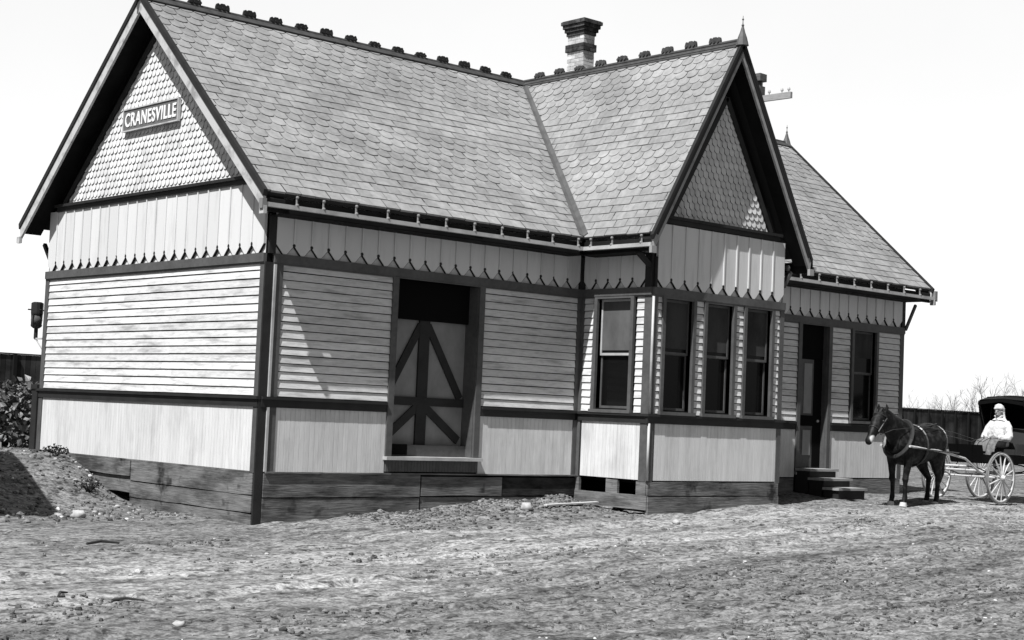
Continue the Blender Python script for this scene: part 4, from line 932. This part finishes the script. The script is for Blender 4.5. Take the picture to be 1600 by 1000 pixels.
def person():
    p = empty('person', (HB[0]+.08, HB[1], g1(*HB)+.0), 'person in white shirt and white head scarf seated in the carriage holding the reins', 'person', RZ)
    X = Vector((1, 0, 0))
    # continuous body: legs, torso, neck, head, arms, hands with fingers
    m = MB(); Y = (0, 1, 0)
    hip = Vector((-1.02, 0, 1.14))
    m.tube([hip+Vector((0, 0, -.06)), hip+Vector((0, 0, .05)), (-1.03, 0, 1.34), (-1.03, 0, 1.50), (-1.02, 0, 1.60), (-1.01, 0, 1.66)], [(.15, .11), (.16, .12), (.14, .10), (.17, .105), (.12, .08), (.055, .055)], 14, Y)
    m.tube([(-1.01, 0, 1.62), (-.995, 0, 1.73)], [.052, .05], 10, Y)
    m.tube([(-.985, 0, 1.69), (-.98, 0, 1.72), (-.985, 0, 1.78), (-.99, 0, 1.84), (-1.0, 0, 1.90), (-1.01, 0, 1.925)], [(.045, .05), (.058, .075), (.070, .090), (.074, .095), (.062, .08), (.02, .03)], 14, Y)
    m.tube([(-.90, 0, 1.815), (-.872, 0, 1.775), (-.895, 0, 1.765)], [.010, .016, .012], 7)          # nose
    m.tube([(-.905, -.025, 1.735), (-.895, 0, 1.737), (-.905, .025, 1.735)], .009, 6)              # lips
    hands = []
    for s in (-1, 1):
        m.tube([(-.985, s*.068, 1.79), (-.985, s*.084, 1.80)], [.022, .026], 8)
        m.tube([(-1.0, s*.09, 1.14), (-.80, s*.12, 1.16), (-.56, s*.14, 1.16), (-.52, s*.14, 1.13), (-.44, s*.14, .98), (-.36, s*.14, .83), (-.30, s*.14, .82)], [.085, .082, .062, .06, .055, .04, .035], 10)
        sh_ = Vector((-1.02, s*.17, 1.54)); el = Vector((-.93, s*.27, 1.28)); wr = Vector((-.69, s*.14, 1.27)); hd = Vector((-.61, s*.10, 1.275))
        m.tube([sh_, (sh_+el)/2+Vector((0, s*.01, 0)), el, (el+wr)/2, wr], [.055, .047, .04, .036, .027], 9)
        m.tube([wr, (wr+hd)/2, hd], [(.027, .022), (.034, .020), (.036, .018)], 8, (0, 0, 1))
        for k_ in range(4):
            z_ = .030-.018*k_; L = (.040, .045, .042, .034)[k_]; q0 = hd+Vector((0, 0, z_)); q1 = q0+Vector((L*.8, -s*.008, -.004)); q2 = q1+Vector((L*.2, -s*.026, -.002)); q3 = q2+Vector((-L*.5, -s*.012, 0)); m.tube([q0-Vector((.01, 0, 0)), q1, q2, q3], [.009, .0085, .008, .007], 6)
        q0 = wr.lerp(hd, .5)+Vector((0, 0, .028)); m.tube([q0, q0+Vector((.03, -s*.012, .018)), q0+Vector((.055, -s*.026, .008))], [.011, .010, .008], 6)
        hands.append(hd+Vector((.045, -s*.02, 0)))
    b_ = m.build('body', M['skin'], p); remesh(b_, .0065, 2)
    c = MB(); c.tube([(-1.02, 0, 1.10), (-1.02, 0, 1.16), (-1.03, 0, 1.34), (-1.035, 0, 1.50), (-1.025, 0, 1.60), (-1.01, 0, 1.66)], [(.20, .155), (.21, .16), (.20, .15), (.215, .14), (.155, .105), (.07, .07)], 16, Y)
    for s in (-1, 1): c.tube([(-1.03, s*.13, 1.57), (-1.0, s*.21, 1.47), (-.94, s*.275, 1.29), (-.92, s*.27, 1.26), (-.80, s*.205, 1.265), (-.715, s*.155, 1.27)], [.088, .088, .080, .078, .064, .046], 10)
    s_ = c.build('shirt', M['shirt'], p); remesh(s_, .014, 2)
    c = MB()
    for s in (-1, 1): c.tube([(-1.02, s*.09, 1.14), (-.80, s*.12, 1.17), (-.56, s*.14, 1.165), (-.50, s*.14, 1.12), (-.43, s*.14, .98), (-.38, s*.14, .87)], [.10, .098, .078, .074, .066, .055], 10)
    c.tube([(-1.03, 0, 1.07), (-1.02, 0, 1.17)], [(.18, .14), (.18, .14)], 12, Y)
    c.tube([(-.96, 0, 1.20), (-.6, 0, 1.22), (-.50, 0, 1.12), (-.44, 0, .98)], [(.24, .04), (.25, .04), (.25, .04), (.26, .03)], 12, Y)
    s_ = c.build('trousers', M['cloth'], p); remesh(s_, .014, 2)
    c = MB()
    for s in (-1, 1): c.tube([(-.385, s*.14, .92), (-.36, s*.14, .84), (-.30, s*.14, .825), (-.22, s*.14, .82)], [.05, .05, .045, .03], 9)
    c.build('boots', M['iron'], p, True)
    c = MB(); c.tube([(-1.0, 0, 1.835), (-1.0, 0, 1.86), (-1.005, 0, 1.92), (-1.01, 0, 1.955)], [(.088, .108), (.094, .114), (.082, .10), (.03, .04)], 16, Y)
    c.tube([(-.925, 0, 1.862), (-.885, 0, 1.862)], [(.08, .016), (.06, .010)], 10, Y)
    c.tube([(-1.04, 0, 1.87), (-1.055, 0, 1.76), (-1.05, 0, 1.67), (-1.03, 0, 1.60)], [(.098, .065), (.095, .055), (.115, .07), (.18, .12)], 14, Y)
    c.tube([(-.99, -.09, 1.72), (-.955, 0, 1.655), (-.99, .09, 1.72)], [.022, .032, .022], 8)
    s_ = c.build('head_scarf', M['shirt'], p, True); remesh(s_, .010, 3)
    c = MB()
    for s in (-1, 1): c.ball((-.905, s*.030, 1.808), .011, 8, 6)
    c.build('eyes', M['iron'], p, True)
    # reins: rest in the hands, run to the bit
    r_ = empty('reins', (HB[0]+.08, HB[1], g1(*HB)), 'thin leather reins running from the hands to the bridle of the horse', 'reins', RZ)
    HP = lambda a, b, c: Vector((-.03+HD*math.cos(HA)+a*math.cos(HA)-b*math.sin(HA)+.08, HD*math.sin(HA)+a*math.sin(HA)+b*math.cos(HA), c))
    k = MB()
    for s, hd in zip((-1, 1), hands):
        k.tube([hd+Vector((-.03, 0, -.05)), hd, hd+Vector((.35, s*.04, -.10)), HP(-1.0, s*.24, 1.34), HP(.12, s*.27, 1.42), HP(.6, s*.20, 1.38), HP(1.05, s*.15, 1.34), HP(1.36, s*.075, 1.24)], .007, 5)
    k.build('rein_straps', M['leather'], r_)
person()
